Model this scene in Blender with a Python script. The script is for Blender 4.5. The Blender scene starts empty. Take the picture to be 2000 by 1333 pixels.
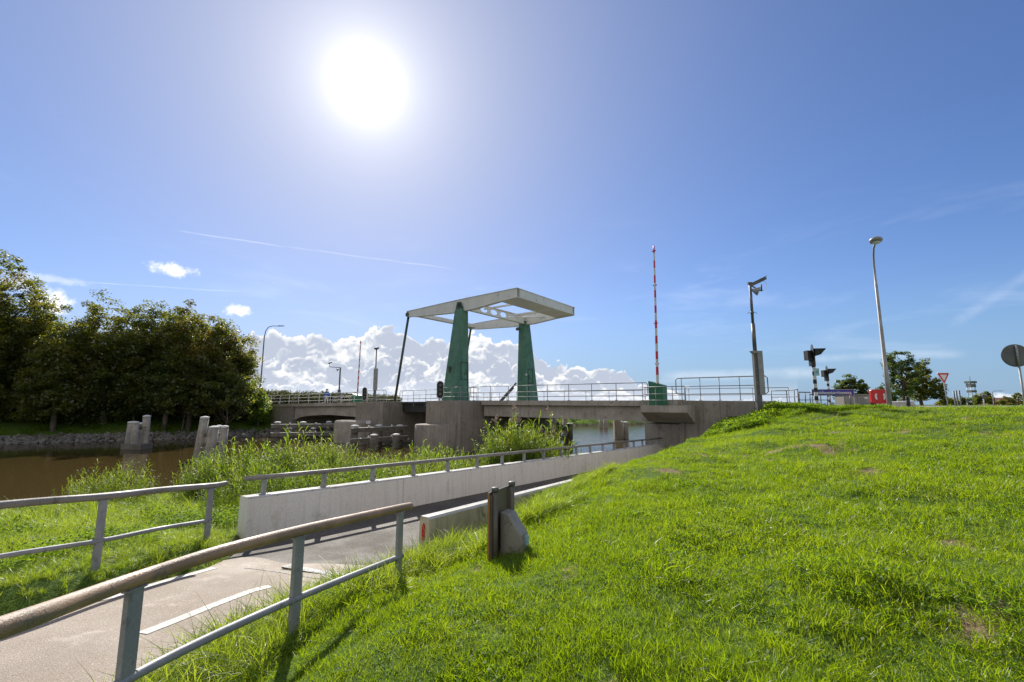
import bpy, math, random
import numpy as np
from mathutils import Vector, Matrix
random.seed(7); RNG = np.random.default_rng(11)
R = math.radians
sc = bpy.context.scene
COL = sc.collection
# ------------------------------------------------------------------ camera
F = 889.0; TH = R(7.96); CT, ST = math.cos(TH), math.sin(TH)
cam = bpy.data.cameras.new('camera'); cam.sensor_width = 36; cam.lens = F / 2000 * 36
cam.clip_start = .05; cam.clip_end = 9000
co = bpy.data.objects.new('camera', cam); COL.objects.link(co)
co.rotation_euler = (R(90) + TH, 0, 0); sc.camera = co
def at(u, v, Y=None, z=None):
    """the point of the world seen at u,v of the photograph, at a distance Y or a height z"""
    a = (u - 1000) / F; b = (666.5 - v) / F
    d = Vector((a, CT - b * ST, ST + b * CT))
    k = Y / d.y if Y is not None else z / d.z
    return d * k
SUN = Vector((-.3206, .9118, .698)).normalized()
SEL = math.asin(SUN.z); SAZ = math.atan2(SUN.x, SUN.y)
# ------------------------------------------------------------------ materials
MATS = {}
class NT:
    def __init__(s, nt): s.nt = nt
    def n(s, typ, **kw):
        nd = s.nt.nodes.new(typ)
        for k, v in kw.items():
            if k.startswith('i_'):
                key = k[2:]; key = int(key) if key.isdigit() else key
                s.put(nd.inputs[key], v)
            elif isinstance(v, tuple) and False: pass
            else: setattr(nd, k, v)
        return nd
    def put(s, sock, v):
        if isinstance(v, bpy.types.NodeSocket): s.nt.links.new(v, sock)
        else: sock.default_value = v
    def m(s, op, a, b=0., c=None, clamp=False):
        nd = s.nt.nodes.new('ShaderNodeMath'); nd.operation = op; nd.use_clamp = clamp
        s.put(nd.inputs[0], a); s.put(nd.inputs[1], b)
        if c is not None: s.put(nd.inputs[2], c)
        return nd.outputs[0]
    def vm(s, op, a, b=(0, 0, 0)):
        nd = s.nt.nodes.new('ShaderNodeVectorMath'); nd.operation = op
        s.put(nd.inputs[0], a); s.put(nd.inputs[1], b)
        return nd.outputs['Value'] if op in ('DOT_PRODUCT', 'LENGTH') else nd.outputs[0]
    def mix(s, f, a, b, typ='MIX'):
        nd = s.nt.nodes.new('ShaderNodeMix'); nd.data_type = 'RGBA'; nd.blend_type = typ
        s.put(nd.inputs[0], f); s.put(nd.inputs[6], a if not isinstance(a, tuple) else (*a[:3], 1)); s.put(nd.inputs[7], b if not isinstance(b, tuple) else (*b[:3], 1))
        return nd.outputs[2]
    def ss(s, x, a, b, o0=0., o1=1.):
        nd = s.nt.nodes.new('ShaderNodeMapRange'); nd.interpolation_type = 'SMOOTHSTEP'
        for i, v in enumerate((x, a, b, o0, o1)): s.put(nd.inputs[i], v)
        return nd.outputs[0]
    def noise(s, vec, scale, detail=3., rough=.5, out='Fac', dist=0.):
        nd = s.nt.nodes.new('ShaderNodeTexNoise'); s.put(nd.inputs['Vector'], vec)
        nd.inputs['Scale'].default_value = scale; nd.inputs['Detail'].default_value = detail
        nd.inputs['Roughness'].default_value = rough; nd.inputs['Distortion'].default_value = dist
        return nd.outputs[out]
def newmat(name):
    m = bpy.data.materials.new(name); m.use_nodes = True; nt = m.node_tree; nt.nodes.clear()
    t = NT(nt); out = nt.nodes.new('ShaderNodeOutputMaterial')
    return m, t, out
def surf(name, c1, c2, scale=2., rough=.7, metal=0., bump=.2, bscale=30., c3=None, streak=0., spec=.5, detail=5., speck=None):
    """a worn surface: two colours mottled, optional third colour in spots, vertical rain streaks"""
    m, t, out = newmat(name)
    pos = t.n('ShaderNodeNewGeometry').outputs['Position']
    n1 = t.noise(pos, scale, detail, .62)
    col = t.mix(t.ss(n1, .36, .64), c1, c2)
    if c3:
        n3 = t.noise(pos, scale * 3.1, 4, .7)
        col = t.mix(t.ss(n3, .56, .70), col, c3)
    if streak:
        sp = t.vm('MULTIPLY', pos, (5., 5., .32))
        n2 = t.noise(sp, 1.6, 4, .6)
        col = t.mix(t.m('MULTIPLY', t.ss(n2, .48, .72), streak), col, tuple(x * .35 for x in c1))
    fine = t.noise(pos, bscale, 4, .6)
    col = t.mix(t.m('MULTIPLY', t.ss(fine, .3, .7), .28), col, tuple(x * .5 for x in c1))
    if speck:                                            # loose chips and coarse grain
        g1 = t.noise(pos, 75, 2, .5); g2 = t.noise(t.vm('ADD', pos, (7, 3, 1)), 60, 2, .5)
        col = t.mix(t.m('MULTIPLY', t.ss(g1, .60, .66), .75), col, speck); col = t.mix(t.m('MULTIPLY', t.ss(g2, .60, .66), .65), col, tuple(x * .35 for x in c1))
        wide = t.noise(pos, .55, 4, .6); col = t.mix(t.m('MULTIPLY', t.ss(wide, .52, .62), .35), col, tuple(x * .62 for x in c1))
    bs = t.n('ShaderNodeBsdfPrincipled'); t.put(bs.inputs['Base Color'], col)
    bs.inputs['Metallic'].default_value = metal; bs.inputs['Specular IOR Level'].default_value = spec
    t.put(bs.inputs['Roughness'], t.ss(n1, .3, .7, max(.03, rough - .1), min(1, rough + .12)))
    if bump:
        bp = t.n('ShaderNodeBump'); bp.inputs['Strength'].default_value = bump; bp.inputs['Distance'].default_value = .01
        t.put(bp.inputs['Height'], fine); t.put(bs.inputs['Normal'], bp.outputs[0])
    t.nt.links.new(bs.outputs[0], out.inputs[0]); MATS[name] = m; return m
def leafmat(name, cols, trans, gloss=.08, grough=.35, tmix=.5):
    """leaves: reflected, transmitted and shiny light; colour chosen by the 'tint' attribute"""
    m, t, out = newmat(name)
    at_ = t.n('ShaderNodeAttribute', attribute_name='tint').outputs['Fac']
    oi = t.n('ShaderNodeObjectInfo').outputs['Random']
    f = t.m('FRACT', t.m('ADD', at_, t.m('MULTIPLY', oi, .35)))
    pos = t.n('ShaderNodeNewGeometry').outputs['Position']
    big = t.noise(pos, .55, 3, .6)
    f = t.m('ADD', t.m('MULTIPLY', f, .7), t.m('MULTIPLY', t.ss(big, .3, .7), .3))
    def ramp(cs):
        cr = t.n('ShaderNodeValToRGB'); e = cr.color_ramp.elements
        e[0].position = 0; e[0].color = (*cs[0], 1); e[1].position = 1; e[1].color = (*cs[-1], 1)
        for i, c in enumerate(cs[1:-1]):
            q = e.new((i + 1) / (len(cs) - 1)); q.color = (*c, 1)
        t.put(cr.inputs[0], f); return cr.outputs[0]
    d = t.n('ShaderNodeBsdfDiffuse'); t.put(d.inputs[0], ramp(cols))
    tr = t.n('ShaderNodeBsdfTranslucent'); t.put(tr.inputs[0], ramp(trans))
    g = t.n('ShaderNodeBsdfGlossy'); g.inputs['Roughness'].default_value = grough; g.inputs[0].default_value = (1, 1, .95, 1)
    m1 = t.n('ShaderNodeMixShader'); m1.inputs[0].default_value = tmix
    t.nt.links.new(d.outputs[0], m1.inputs[1]); t.nt.links.new(tr.outputs[0], m1.inputs[2])
    m2 = t.n('ShaderNodeMixShader'); m2.inputs[0].default_value = gloss
    t.nt.links.new(m1.outputs[0], m2.inputs[1]); t.nt.links.new(g.outputs[0], m2.inputs[2])
    t.nt.links.new(m2.outputs[0], out.inputs[0]); MATS[name] = m; return m

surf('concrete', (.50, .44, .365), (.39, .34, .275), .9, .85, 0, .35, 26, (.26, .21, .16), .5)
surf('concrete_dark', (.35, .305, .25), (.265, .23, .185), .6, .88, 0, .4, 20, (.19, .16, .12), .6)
surf('concrete_pale', (.92, .87, .80), (.86, .80, .72), .6, .8, 0, .3, 30, (.72, .66, .57), .24)
surf('concrete_cap', (.62, .60, .56), (.50, .48, .44), 1.5, .8, 0, .3, 40, (.32, .31, .27), .1)
surf('concrete_moss', (.62, .55, .40), (.48, .42, .27), 1.4, .85, 0, .35, 30, (.20, .19, .10), .5)
surf('galv', (.37, .37, .37), (.29, .295, .30), 3, .55, .15, .15, 60, (.20, .20, .19), .15)
surf('galv_dark', (.16, .16, .155), (.11, .11, .105), 3, .55, .3, .15, 60)
surf('rail_wood', (.45, .275, .155), (.27, .18, .11), 2.2, .45, 0, .5, 90, (.16, .15, .12), 0, .6)
surf('rail_grey', (.30, .28, .25), (.22, .20, .17), 2, .5, .1, .25, 70, (.14, .12, .09))
surf('green_paint', (.095, .235, .145), (.070, .185, .115), 1.1, .5, 0, .08, 40, (.13, .27, .18), .55)
surf('green_bright', (.03, .19, .09), (.024, .15, .07), 1.2, .45, 0, .08, 40, None, .25)
surf('white_paint', (.80, .80, .76), (.74, .74, .69), .7, .5, 0, .04, 40, (.58, .56, .50), .10)
surf('dark_green', (.055, .085, .06), (.04, .06, .045), 2, .5, 0, .1, 40)
surf('pile', (.42, .385, .325), (.29, .265, .22), 2.2, .85, 0, .7, 26, (.17, .15, .11), .75)
surf('pile_cap', (.78, .77, .74), (.6, .59, .56), 5, .7, 0, .2, 40)
surf('beam_wood', (.19, .17, .14), (.13, .115, .095), 2.5, .85, 0, .6, 22, None, .4)
surf('bark', (.16, .125, .09), (.09, .07, .05), 3, .9, 0, .9, 18)
surf('bark_pale', (.34, .30, .24), (.22, .19, .15), 3, .9, 0, .9, 18)
surf('asphalt_beige', (.36, .285, .22), (.31, .245, .185), .7, .62, 0, .9, 90, (.52, .44, .36), 0, .4, speck=(.58, .50, .41))
surf('asphalt_grey', (.12, .103, .083), (.092, .08, .065), .9, .7, 0, 1., 110, (.155, .137, .114), 0, .35, speck=(.33, .29, .245))
surf('tar', (.14, .12, .105), (.10, .09, .08), 4, .6, 0, .3, 60)
surf('paint_line', (.62, .61, .58), (.46, .43, .38), 22, .6, 0, .5, 120, (.46, .39, .32))
surf('road', (.24, .235, .23), (.19, .185, .18), .8, .9, 0, .6, 60)
surf('black', (.018, .018, .018), (.012, .012, .012), 3, .5, 0, .05, 40)
surf('black_white', (.7, .7, .68), (.6, .6, .58), 3, .5, 0, .05, 40)
surf('red', (.68, .02, .018), (.58, .018, .016), 3, .4, 0, .04, 40)
surf('white', (.78, .78, .76), (.70, .70, .68), 3, .5, 0, .05, 40)
surf('blue_sign', (.02, .035, .36), (.02, .03, .30), 3, .4, 0, .03, 40)
surf('pale_blue', (.35, .58, .68), (.30, .5, .6), 6, .5, 0, .03, 40)
surf('teal', (.04, .28, .27), (.04, .25, .25), 6, .5, 0, .03, 40)
surf('sign_grey', (.15, .155, .16), (.12, .125, .13), 2, .5, .3, .05, 40)
surf('lamp_metal', (.36, .35, .34), (.29, .28, .27), 2, .45, .4, .06, 40)
surf('cabinet', (.30, .29, .24), (.25, .24, .20), 2, .6, 0, .1, 40)
surf('orange', (.40, .19, .06), (.33, .16, .05), 4, .5, 0, .03, 40)
surf('plastic_dark', (.15, .13, .10), (.105, .09, .07), 2.5, .5, 0, .3, 30, (.15, .13, .09), .3)
surf('plastic_pale', (.30, .28, .23), (.22, .205, .17), 2.5, .5, 0, .3, 30, (.13, .13, .10), .3)
surf('jacket', (.03, .16, .55), (.03, .13, .45), 3, .8, 0, .1, 40)
surf('trousers', (.6, .6, .62), (.5, .5, .5), 3, .8, 0, .1, 40)
surf('skin', (.55, .33, .24), (.5, .3, .21), 3, .6, 0, .02, 40)
surf('hair', (.05, .03, .02), (.04, .025, .018), 3, .6, 0, .1, 40)
surf('rock', (.22, .205, .185), (.12, .112, .10), 1.3, .9, 0, .8, 12, (.33, .31, .28))
surf('steel_under', (.05, .05, .045), (.03, .03, .027), 1, .6, .1, .1, 20)
surf('brick_far', (.30, .12, .09), (.24, .10, .08), 1, .8, 0, .1, 10)
leafmat('grass', [(.045, .085, .003), (.085, .14, .004), (.15, .20, .010)], [(.23, .37, .004), (.39, .55, .006), (.58, .67, .02)], .03, .38, .58)
leafmat('grass_long', [(.06, .12, .006), (.10, .17, .009), (.16, .21, .02)], [(.34, .50, .010), (.48, .62, .018), (.62, .68, .06)], .045, .40, .55)
leafmat('dry', [(.30, .22, .10), (.36, .28, .15)], [(.35, .26, .12), (.4, .3, .16)], .05, .4, .3)
leafmat('reed', [(.035, .075, .010), (.06, .11, .014), (.12, .15, .025)], [(.22, .38, .012), (.34, .50, .016), (.56, .58, .05)], .04, .42, .5)
leafmat('plume', [(.22, .16, .12), (.30, .24, .19)], [(.3, .22, .17), (.4, .32, .25)], .02, .5, .4)
leafmat('herb', [(.04, .09, .010), (.07, .13, .012), (.11, .17, .02)], [(.22, .40, .012), (.34, .52, .016), (.46, .60, .03)], .015, .5, .5)
leafmat('foliage', [(.040, .062, .014), (.06, .085, .016), (.085, .10, .020), (.14, .10, .025)], [(.17, .22, .015), (.25, .29, .02), (.34, .33, .03), (.50, .30, .04)], .05, .4, .5)
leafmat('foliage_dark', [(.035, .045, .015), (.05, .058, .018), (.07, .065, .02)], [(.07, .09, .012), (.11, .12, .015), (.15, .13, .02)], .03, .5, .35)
leafmat('foliage_pale', [(.05, .08, .02), (.07, .10, .025), (.09, .12, .035)], [(.16, .24, .03), (.22, .30, .04), (.28, .34, .06)], .04, .45, .4)
leafmat('foliage_fresh', [(.06, .11, .012), (.09, .15, .015), (.14, .16, .02)], [(.24, .42, .02), (.34, .52, .03), (.46, .50, .04)], .05, .4, .5)

# ------------------------------------------------------------------ mesh helpers
class MB:
    """collects shapes given in world coordinates and links them as ONE mesh object"""
    def __init__(s): s.v = []; s.f = []; s.m = []; s.sm = []
    def add(s, vs, fs, mi=0, smooth=False):
        b = len(s.v); s.v += [Vector(v) for v in vs]
        for f in fs: s.f.append([b + i for i in f]); s.m.append(mi); s.sm.append(smooth)
        return s
    def hexa(s, q, mi=0):          # 8 corners: bottom 4 then top 4, both counter-clockwise
        return s.add(q, [(3, 2, 1, 0), (4, 5, 6, 7), (0, 1, 5, 4), (1, 2, 6, 5), (2, 3, 7, 6), (3, 0, 4, 7)], mi)
    def obox(s, c, ax, ay, az, hx, hy, hz, mi=0):
        c = Vector(c); ax = Vector(ax).normalized() * hx; ay = Vector(ay).normalized() * hy; az = Vector(az).normalized() * hz
        q = [c - ax - ay - az, c + ax - ay - az, c + ax + ay - az, c - ax + ay - az, c - ax - ay + az, c + ax - ay + az, c + ax + ay + az, c - ax + ay + az]
        return s.hexa(q, mi)
    def box(s, x0, x1, y0, y1, z0, z1, mi=0):
        return s.hexa([(x0, y0, z0), (x1, y0, z0), (x1, y1, z0), (x0, y1, z0), (x0, y0, z1), (x1, y0, z1), (x1, y1, z1), (x0, y1, z1)], mi)
    def tube(s, pts, rad, n=10, mi=0, caps=True, smooth=True, sx=1.):
        pts = [Vector(p) for p in pts]; k = len(pts)
        rs = rad if isinstance(rad, (list, tuple)) else [rad] * k
        b = len(s.v); up = None
        for i, p in enumerate(pts):
            d = (pts[min(i + 1, k - 1)] - pts[max(i - 1, 0)]).normalized()
            if up is None: up = Vector((0, 0, 1)) if abs(d.z) < .9 else Vector((1, 0, 0))
            e1 = d.cross(up).normalized(); e2 = e1.cross(d).normalized(); up = e2
            for j in range(n):
                a = 2 * math.pi * j / n
                s.v.append(p + (e1 * math.cos(a) * sx + e2 * math.sin(a)) * rs[i])
        for i in range(k - 1):
            for j in range(n):
                j2 = (j + 1) % n
                s.f.append([b + i * n + j, b + i * n + j2, b + (i + 1) * n + j2, b + (i + 1) * n + j]); s.m.append(mi); s.sm.append(smooth)
        if caps:
            s.f.append([b + j for j in reversed(range(n))]); s.m.append(mi); s.sm.append(False)
            s.f.append([b + (k - 1) * n + j for j in range(n)]); s.m.append(mi); s.sm.append(False)
        return s
    def prism(s, poly, off, mi=0):    # poly: 3-D points, off: extrusion vector
        n = len(poly); poly = [Vector(p) for p in poly]; off = Vector(off)
        return s.add(poly + [p + off for p in poly], [list(reversed(range(n))), list(range(n, 2 * n))] + [(i, (i + 1) % n, n + (i + 1) % n, n + i) for i in range(n)], mi)
    def lathe(s, c, prof, n=20, mi=0, axis=(0, 0, 1)):
        ax = Vector(axis).normalized(); e1 = ax.orthogonal().normalized(); e2 = ax.cross(e1); c = Vector(c); b = len(s.v)
        for r, h in prof:
            for j in range(n):
                a = 2 * math.pi * j / n; s.v.append(c + ax * h + (e1 * math.cos(a) + e2 * math.sin(a)) * r)
        for i in range(len(prof) - 1):
            for j in range(n):
                j2 = (j + 1) % n; s.f.append([b + i * n + j, b + i * n + j2, b + (i + 1) * n + j2, b + (i + 1) * n + j]); s.m.append(mi); s.sm.append(True)
        s.f.append([b + j for j in reversed(range(n))]); s.m.append(mi); s.sm.append(False)
        s.f.append([b + (len(prof) - 1) * n + j for j in range(n)]); s.m.append(mi); s.sm.append(False)
        return s
    def build(s, name, mats, parent=None, bevel=0., loc=None):
        me = bpy.data.meshes.new(name)
        o = bpy.data.objects.new(name, me); COL.objects.link(o)
        base = Vector((0, 0, 0))
        if parent is not None:
            o.parent = parent; w = parent
            while w is not None: base += w.location; w = w.parent
        elif loc is not None: base = Vector(loc); o.location = base
        me.from_pydata([v - base for v in s.v], [], s.f)
        for mt in (mats if isinstance(mats, (list, tuple)) else [mats]): me.materials.append(MATS[mt])
        me.polygons.foreach_set('material_index', s.m); me.polygons.foreach_set('use_smooth', s.sm); me.update()
        if bevel:
            b = o.modifiers.new('bevel', 'BEVEL'); b.width = bevel; b.segments = 2; b.limit_method = 'ANGLE'; b.angle_limit = R(40)
        return o
def tag(o, label=None, cat=None, group=None, kind=None):
    if label: o['label'] = label
    if cat: o['category'] = cat
    if group: o['group'] = group
    if kind: o['kind'] = kind
    return o
def thing(name, loc, label, cat, group=None):
    o = bpy.data.objects.new(name, None); COL.objects.link(o); o.location = Vector(loc); o.empty_display_size = .2
    return tag(o, label, cat, group)
def kids(o): return [c for c in bpy.data.objects if c.parent == o]
def copy_tree(o, parent=None, loc=None, label=None):
    c = o.copy(); COL.objects.link(c)
    if parent: c.parent = parent
    for ch in kids(o):
        copy_tree(ch, c)
    if loc is not None: c.location = Vector(loc)
    if label: c['label'] = label
    return c
def npmesh(name, V, Q, mat, tint=None, parent=None, loc=(0, 0, 0), smooth=False, extra=None):
    me = bpy.data.meshes.new(name); V = np.asarray(V, np.float32); Q = np.asarray(Q, np.int32); k = Q.shape[1]
    me.vertices.add(len(V)); me.vertices.foreach_set('co', V.ravel())
    me.loops.add(Q.size); me.loops.foreach_set('vertex_index', Q.ravel())
    me.polygons.add(len(Q)); me.polygons.foreach_set('loop_start', np.arange(0, Q.size, k, dtype=np.int32))
    me.polygons.foreach_set('loop_total', np.full(len(Q), k, np.int32))
    if smooth: me.polygons.foreach_set('use_smooth', np.ones(len(Q), bool))
    if tint is not None:
        a = me.attributes.new('tint', 'FLOAT', 'POINT'); a.data.foreach_set('value', np.asarray(tint, np.float32))
    for mt in (mat if isinstance(mat, (list, tuple)) else [mat]): me.materials.append(MATS[mt])
    me.update(calc_edges=True); me.validate()
    o = bpy.data.objects.new(name, me); o.location = loc
    if extra != 'unlinked': COL.objects.link(o)
    if parent is not None: o.parent = parent
    return o

# ------------------------------------------------------------------ bridge frame of reference
B0 = Vector((13., 24., 0)); DD = Vector((-.8, .6, 0)); PP = Vector((.6, .8, 0)); UZ = Vector((0, 0, 1))
def BR(t, p, z): return B0 + DD * t + PP * p + UZ * z
def tpx(u, p=0., z=0.):
    a = (u - 1000) / F; q = B0 + PP * p
    # X = a*(CT*Y + ST*z)
    return (q.x - a * (CT * q.y + ST * z)) / (.8 + a * CT * .6)
WATER = -3.5
# ------------------------------------------------------------------ path and walls: plan
WD = Vector((.5896, .8077, 0)); WN = Vector((.8077, -.5896, 0))       # along the walls / towards the slope
WC = Vector((-4.73, 8.5, 0)); LC = Vector((-1.5, 7.7, 0))
def pathz(x, y):
    d = np.clip((x - WC.x) * WN.x + (y - WC.y) * WN.y, 0, 3.2)            # falls a little away from the parapet wall
    return np.interp(y, [-6, 3, 4.5, 6, 8, 10, 27, 60], [-1.75, -2.05, -2.13, -2.23, -2.36, -2.44, -2.98, -3.0]) - d * .055 * np.clip((y - 6.2) / 2.2, 0, 1)
LEFT = [(-11, -6), (-8.6, -1), (-7.2, 1.8), (-6.1, 3.9), (-5.25, 5.0), (-4.71, 5.6), (-4.33, 6.9), (-4.40, 7.6), (-4.80, 8.45)] + [tuple((WC + WD * s - WN * .05)[:2]) for s in (2, 6, 12, 18, 23.2)]
RIGHT = [(-4.6, -6), (-3.5, -1), (-3.05, 1.8), (-2.9, 3.0), (-2.75, 4.4), (-2.46, 5.45), (-2.05, 6.4), (-1.52, 7.7)] + [tuple((LC + WD * s + WN * .03)[:2]) for s in (2, 6, 12, 18, 22)]
def resample(pl, n):
    P = np.array(pl, float); d = np.r_[0, np.cumsum(np.hypot(*np.diff(P, axis=0).T))]
    t = np.linspace(0, d[-1], n); return np.c_[np.interp(t, d, P[:, 0]), np.interp(t, d, P[:, 1])]
def sdf(poly, X, Y):
    """signed distance to a closed polygon, negative inside"""
    P = np.array(poly, float); n = len(P); d = np.full(X.shape, 1e9); ins = np.zeros(X.shape, bool)
    for i in range(n):
        a = P[i]; b = P[(i + 1) % n]; e = b - a; L = e @ e
        tt = np.clip(((X - a[0]) * e[0] + (Y - a[1]) * e[1]) / L, 0, 1)
        d = np.minimum(d, np.hypot(X - a[0] - tt * e[0], Y - a[1] - tt * e[1]))
        c = ((a[1] > Y) != (b[1] > Y)) & (X < (b[0] - a[0]) * (Y - a[1]) / (b[1] - a[1] + 1e-12) + a[0]); ins ^= c
    return np.where(ins, -d, d)
PATHPOLY = LEFT + RIGHT[::-1]
# near land: everything this side of the shoreline; the parapet wall holds it beyond x = 2
we = [tuple((WC + WD * s - WN * .25)[:2]) for s in (11.5, 22.5, 34)]
NEARLAND = [(-400, -200), (-60, -12), (-34, 7), (-22, 14), (-15, 16.3), (-8, 17.2), (-2.5, 18), (1., 18.2)] + we + [(40, 66), (120, 170), (900, 1200), (4000, 1200), (4000, -4000), (-400, -4000)]
FARLAND = [(-4000, -1800), (-160, -40), (-75, 24), (-45.8, 41.6), (-37, 46.5), (-28.7, 51.8), (-17, 60), (-6, 69), (11, 77), (24, 84), (60, 118), (160, 230), (1000, 1500), (1000, 6000), (-6000, 6000), (-6000, -1800)]
CP = [(0, 0, -1.62), (2, 2.5, -1.52), (5, 3, -1.30), (0, 3.5, -1.66), (-1, 3, -1.78), (-2.1, .5, -1.80), (-2.2, 2.7, -1.93), (-1.85, 4.2, -1.90), (-1.35, 5.6, -1.97),
      (-1.1, 7.4, -2.30), (-.6, 7.6, -2.24), (0, 7.4, -1.95), (-.35, 8.6, -2.12), (.2, 9.4, -2.04), (.8, 10.2, -1.95), (1.7, 11.4, -1.84), (1.0, 9.2, -1.75), (3.3, 13.7, -1.72), (5.8, 17.0, -1.62), (7.9, 20.0, -1.55), (10.5, 24.5, -1.45), (11.9, 24.4, -.95),
      (13.2, 23.2, -.35), (17, 20.3, -.22), (21, 17.3, -.2), (28, 12, -.2), (36, 6, -.2), (44, 0, -.2), (13.8, 25, -.2), (16, 26, -.15), (22, 22, -.15), (30, 16, -.15),
      (3, 8, -1.50), (8, 8, -1.12), (6, 13, -1.32), (10, 16, -.98), (14, 14, -.68), (10, 19.5, -1.05), (20, 8, -.55), (12, 4, -.9), (10, -4, -1.2), (0, -6, -1.6), (24, 0, -.6),
      (-4, -4, -1.8), (-2.6, 3.6, -2.08), (-2.2, 5.4, -2.13), (-5.6, 5.0, -2.02), (-5.1, 6.2, -2.1), (-4.85, 7.6, -2.2), (-7, 3, -1.95), (-9, 6, -2.2), (-7.5, 9, -2.35), (-5.5, 9.6, -2.45), (-12, 8, -2.4), (-11, 12, -2.75),
      (-5.5, 12.5, -2.8), (-2.5, 13.5, -2.9), (0, 16.5, -3.2), (-18, 8, -2.6), (-15, 13, -2.95), (-25, 5, -2.7), (-20, -5, -2.2), (-14, -12, -1.9)]
CPa = np.array(CP, float)
def _tps():
    n = len(CPa); d = np.hypot(CPa[:, None, 0] - CPa[None, :, 0], CPa[:, None, 1] - CPa[None, :, 1])
    K = np.where(d > 0, d ** 2 * np.log(d + 1e-9), 0) + np.eye(n) * .25
    P = np.c_[np.ones(n), CPa[:, :2]]; A = np.block([[K, P], [P.T, np.zeros((3, 3))]])
    return np.linalg.solve(A, np.r_[CPa[:, 2], 0, 0, 0])
TW = _tps()
def ssn(x, a, b): t = np.clip((x - a) / (b - a), 0, 1); return t * t * (3 - 2 * t)
def vnoise(X, Y, s, seed=0):
    """smooth value noise 0..1"""
    g = np.random.default_rng(seed); N = 256; T = g.uniform(0, 1, (N, N)); x = X / s + 57.3; y = Y / s + 91.7; xi = np.floor(x).astype(int); yi = np.floor(y).astype(int); fx = x - xi; fy = y - yi
    fx = fx * fx * (3 - 2 * fx); fy = fy * fy * (3 - 2 * fy); q = lambda a, b: T[a % N, b % N]
    return (q(xi, yi) * (1 - fx) + q(xi + 1, yi) * fx) * (1 - fy) + (q(xi, yi + 1) * (1 - fx) + q(xi + 1, yi + 1) * fx) * fy
def bareness(X, Y): return vnoise(X + .5 * Y, Y - .3 * X, 1.0, 8) * .46 + vnoise(X, Y, .34, 9) * .34 + vnoise(X, Y, .13, 10) * .20
def bumps(X, Y):
    return (vnoise(X, Y, 1.7, 101) - .5) * .19 + (vnoise(X, Y, .75, 102) - .5) * .13 + (vnoise(X, Y, .36, 103) - .5) * .06
def ground(X, Y):
    X = np.asarray(X, float); Y = np.asarray(Y, float); sh = X.shape; X = X.ravel(); Y = Y.ravel()
    d = np.hypot(X[:, None] - CPa[None, :, 0], Y[:, None] - CPa[None, :, 1])
    z = (np.where(d > 0, d ** 2 * np.log(d + 1e-9), 0)) @ TW[:-3] + TW[-3] + TW[-2] * X + TW[-1] * Y
    far = ssn(np.hypot(X - 5, Y - 8), 32, 50)
    z = np.clip(z, -3.2, -.17); z = z * (1 - far) + (-.3) * far
    p = (X - B0.x) * PP.x + (Y - B0.y) * PP.y; t = (X - B0.x) * DD.x + (Y - B0.y) * DD.y
    z = z + bumps(X, Y) * (1 - ssn(np.hypot(X, Y), 20, 40))
    k = ssn(p, -2., -.6) * (1 - ssn(t, -1.5, .2)); z = z * (1 - k) + (-.17) * k        # the level road top
    # beyond the bridge on this side
    s1 = -sdf(NEARLAND, X, Y); z1 = np.minimum(z, WATER + .15 + s1 * .42)
    wallside = (X > 1.2) & (t > -40) & (Y < 40)
    z1 = np.where(wallside & (s1 > .0), z, z1)
    under = ssn(t, 1.5, 5.) * ssn(X, 3, 6) * ssn(Y, 21, 24)
    z1 = np.where(s1 > 0, z1 * (1 - under) + np.minimum(z1, -2.2) * under, z1)
    s2 = -sdf(FARLAND, X, Y)
    zf = np.minimum(WATER + .1 + s2 * .38, -1.6 + .4 * ssn(s2, 5, 40) + .95 * ssn(s2, 40, 120))
    out = np.where(s1 > 0, z1, np.where(s2 > 0, zf, np.maximum(-5.2, WATER + .1 - .9 * np.minimum(np.abs(s1), np.abs(s2)))))
    # sunk cycle path
    sp = sdf(PATHPOLY, X, Y); pz = pathz(X, Y) - .07
    k = ssn(sp, .06, .30); out = np.where(sp < .32, pz * (1 - k) + out * k, out)
    return out.reshape(sh)
# ------------------------------------------------------------------ the ground, one sheet
def axis(lo, hi, step, mids, out):
    core = list(np.arange(lo, hi + 1e-6, step)); a = list(core)
    x = hi; st = step
    while x < out: st = min(st * 1.13, max(.9, (x - hi) * .12) if x - hi < mids else 1e9); x += st; a.append(x)
    x = lo; st = step
    while x > -out: st = min(st * 1.13, max(.9, (lo - x) * .12) if lo - x < mids else 1e9); x -= st; a.insert(0, x)
    return np.array(a)
xs = axis(-9, 15, .2, 120, 3500); ys = axis(1, 27, .2, 120, 3500)
GX, GY = np.meshgrid(xs, ys); GZ = ground(GX, GY)
nx, ny = len(xs), len(ys); I = np.arange(nx * ny).reshape(ny, nx)
Q = np.stack([I[:-1, :-1], I[:-1, 1:], I[1:, 1:], I[1:, :-1]], -1).reshape(-1, 4)
m, t, out = newmat('soil')
pos = t.n('ShaderNodeNewGeometry').outputs['Position']
n1 = t.noise(pos, .8, 5, .65); n2 = t.noise(pos, 22, 4, .6); n3 = t.noise(pos, .16, 3, .5)
c = t.mix(t.ss(n2, .35, .65), (.045, .085, .010), (.085, .135, .016))
c = t.mix(t.ss(n3, .4, .6), c, (.07, .125, .014))
c = t.mix(t.ss(t.m('ADD', t.n('ShaderNodeAttribute', attribute_name='bare').outputs['Fac'], t.m('MULTIPLY', t.m('SUBTRACT', n2, .5), .30)), .64, .78), c, t.mix(n1, (.26, .19, .11), (.17, .12, .07)))
zz = t.n('ShaderNodeSeparateXYZ', i_0=pos).outputs[2]
c = t.mix(t.ss(zz, -3.45, -3.1), (.06, .05, .035), c)
bs = t.n('ShaderNodeBsdfPrincipled'); t.put(bs.inputs['Base Color'], c); bs.inputs['Roughness'].default_value = .95; bs.inputs['Specular IOR Level'].default_value = .2
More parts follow.
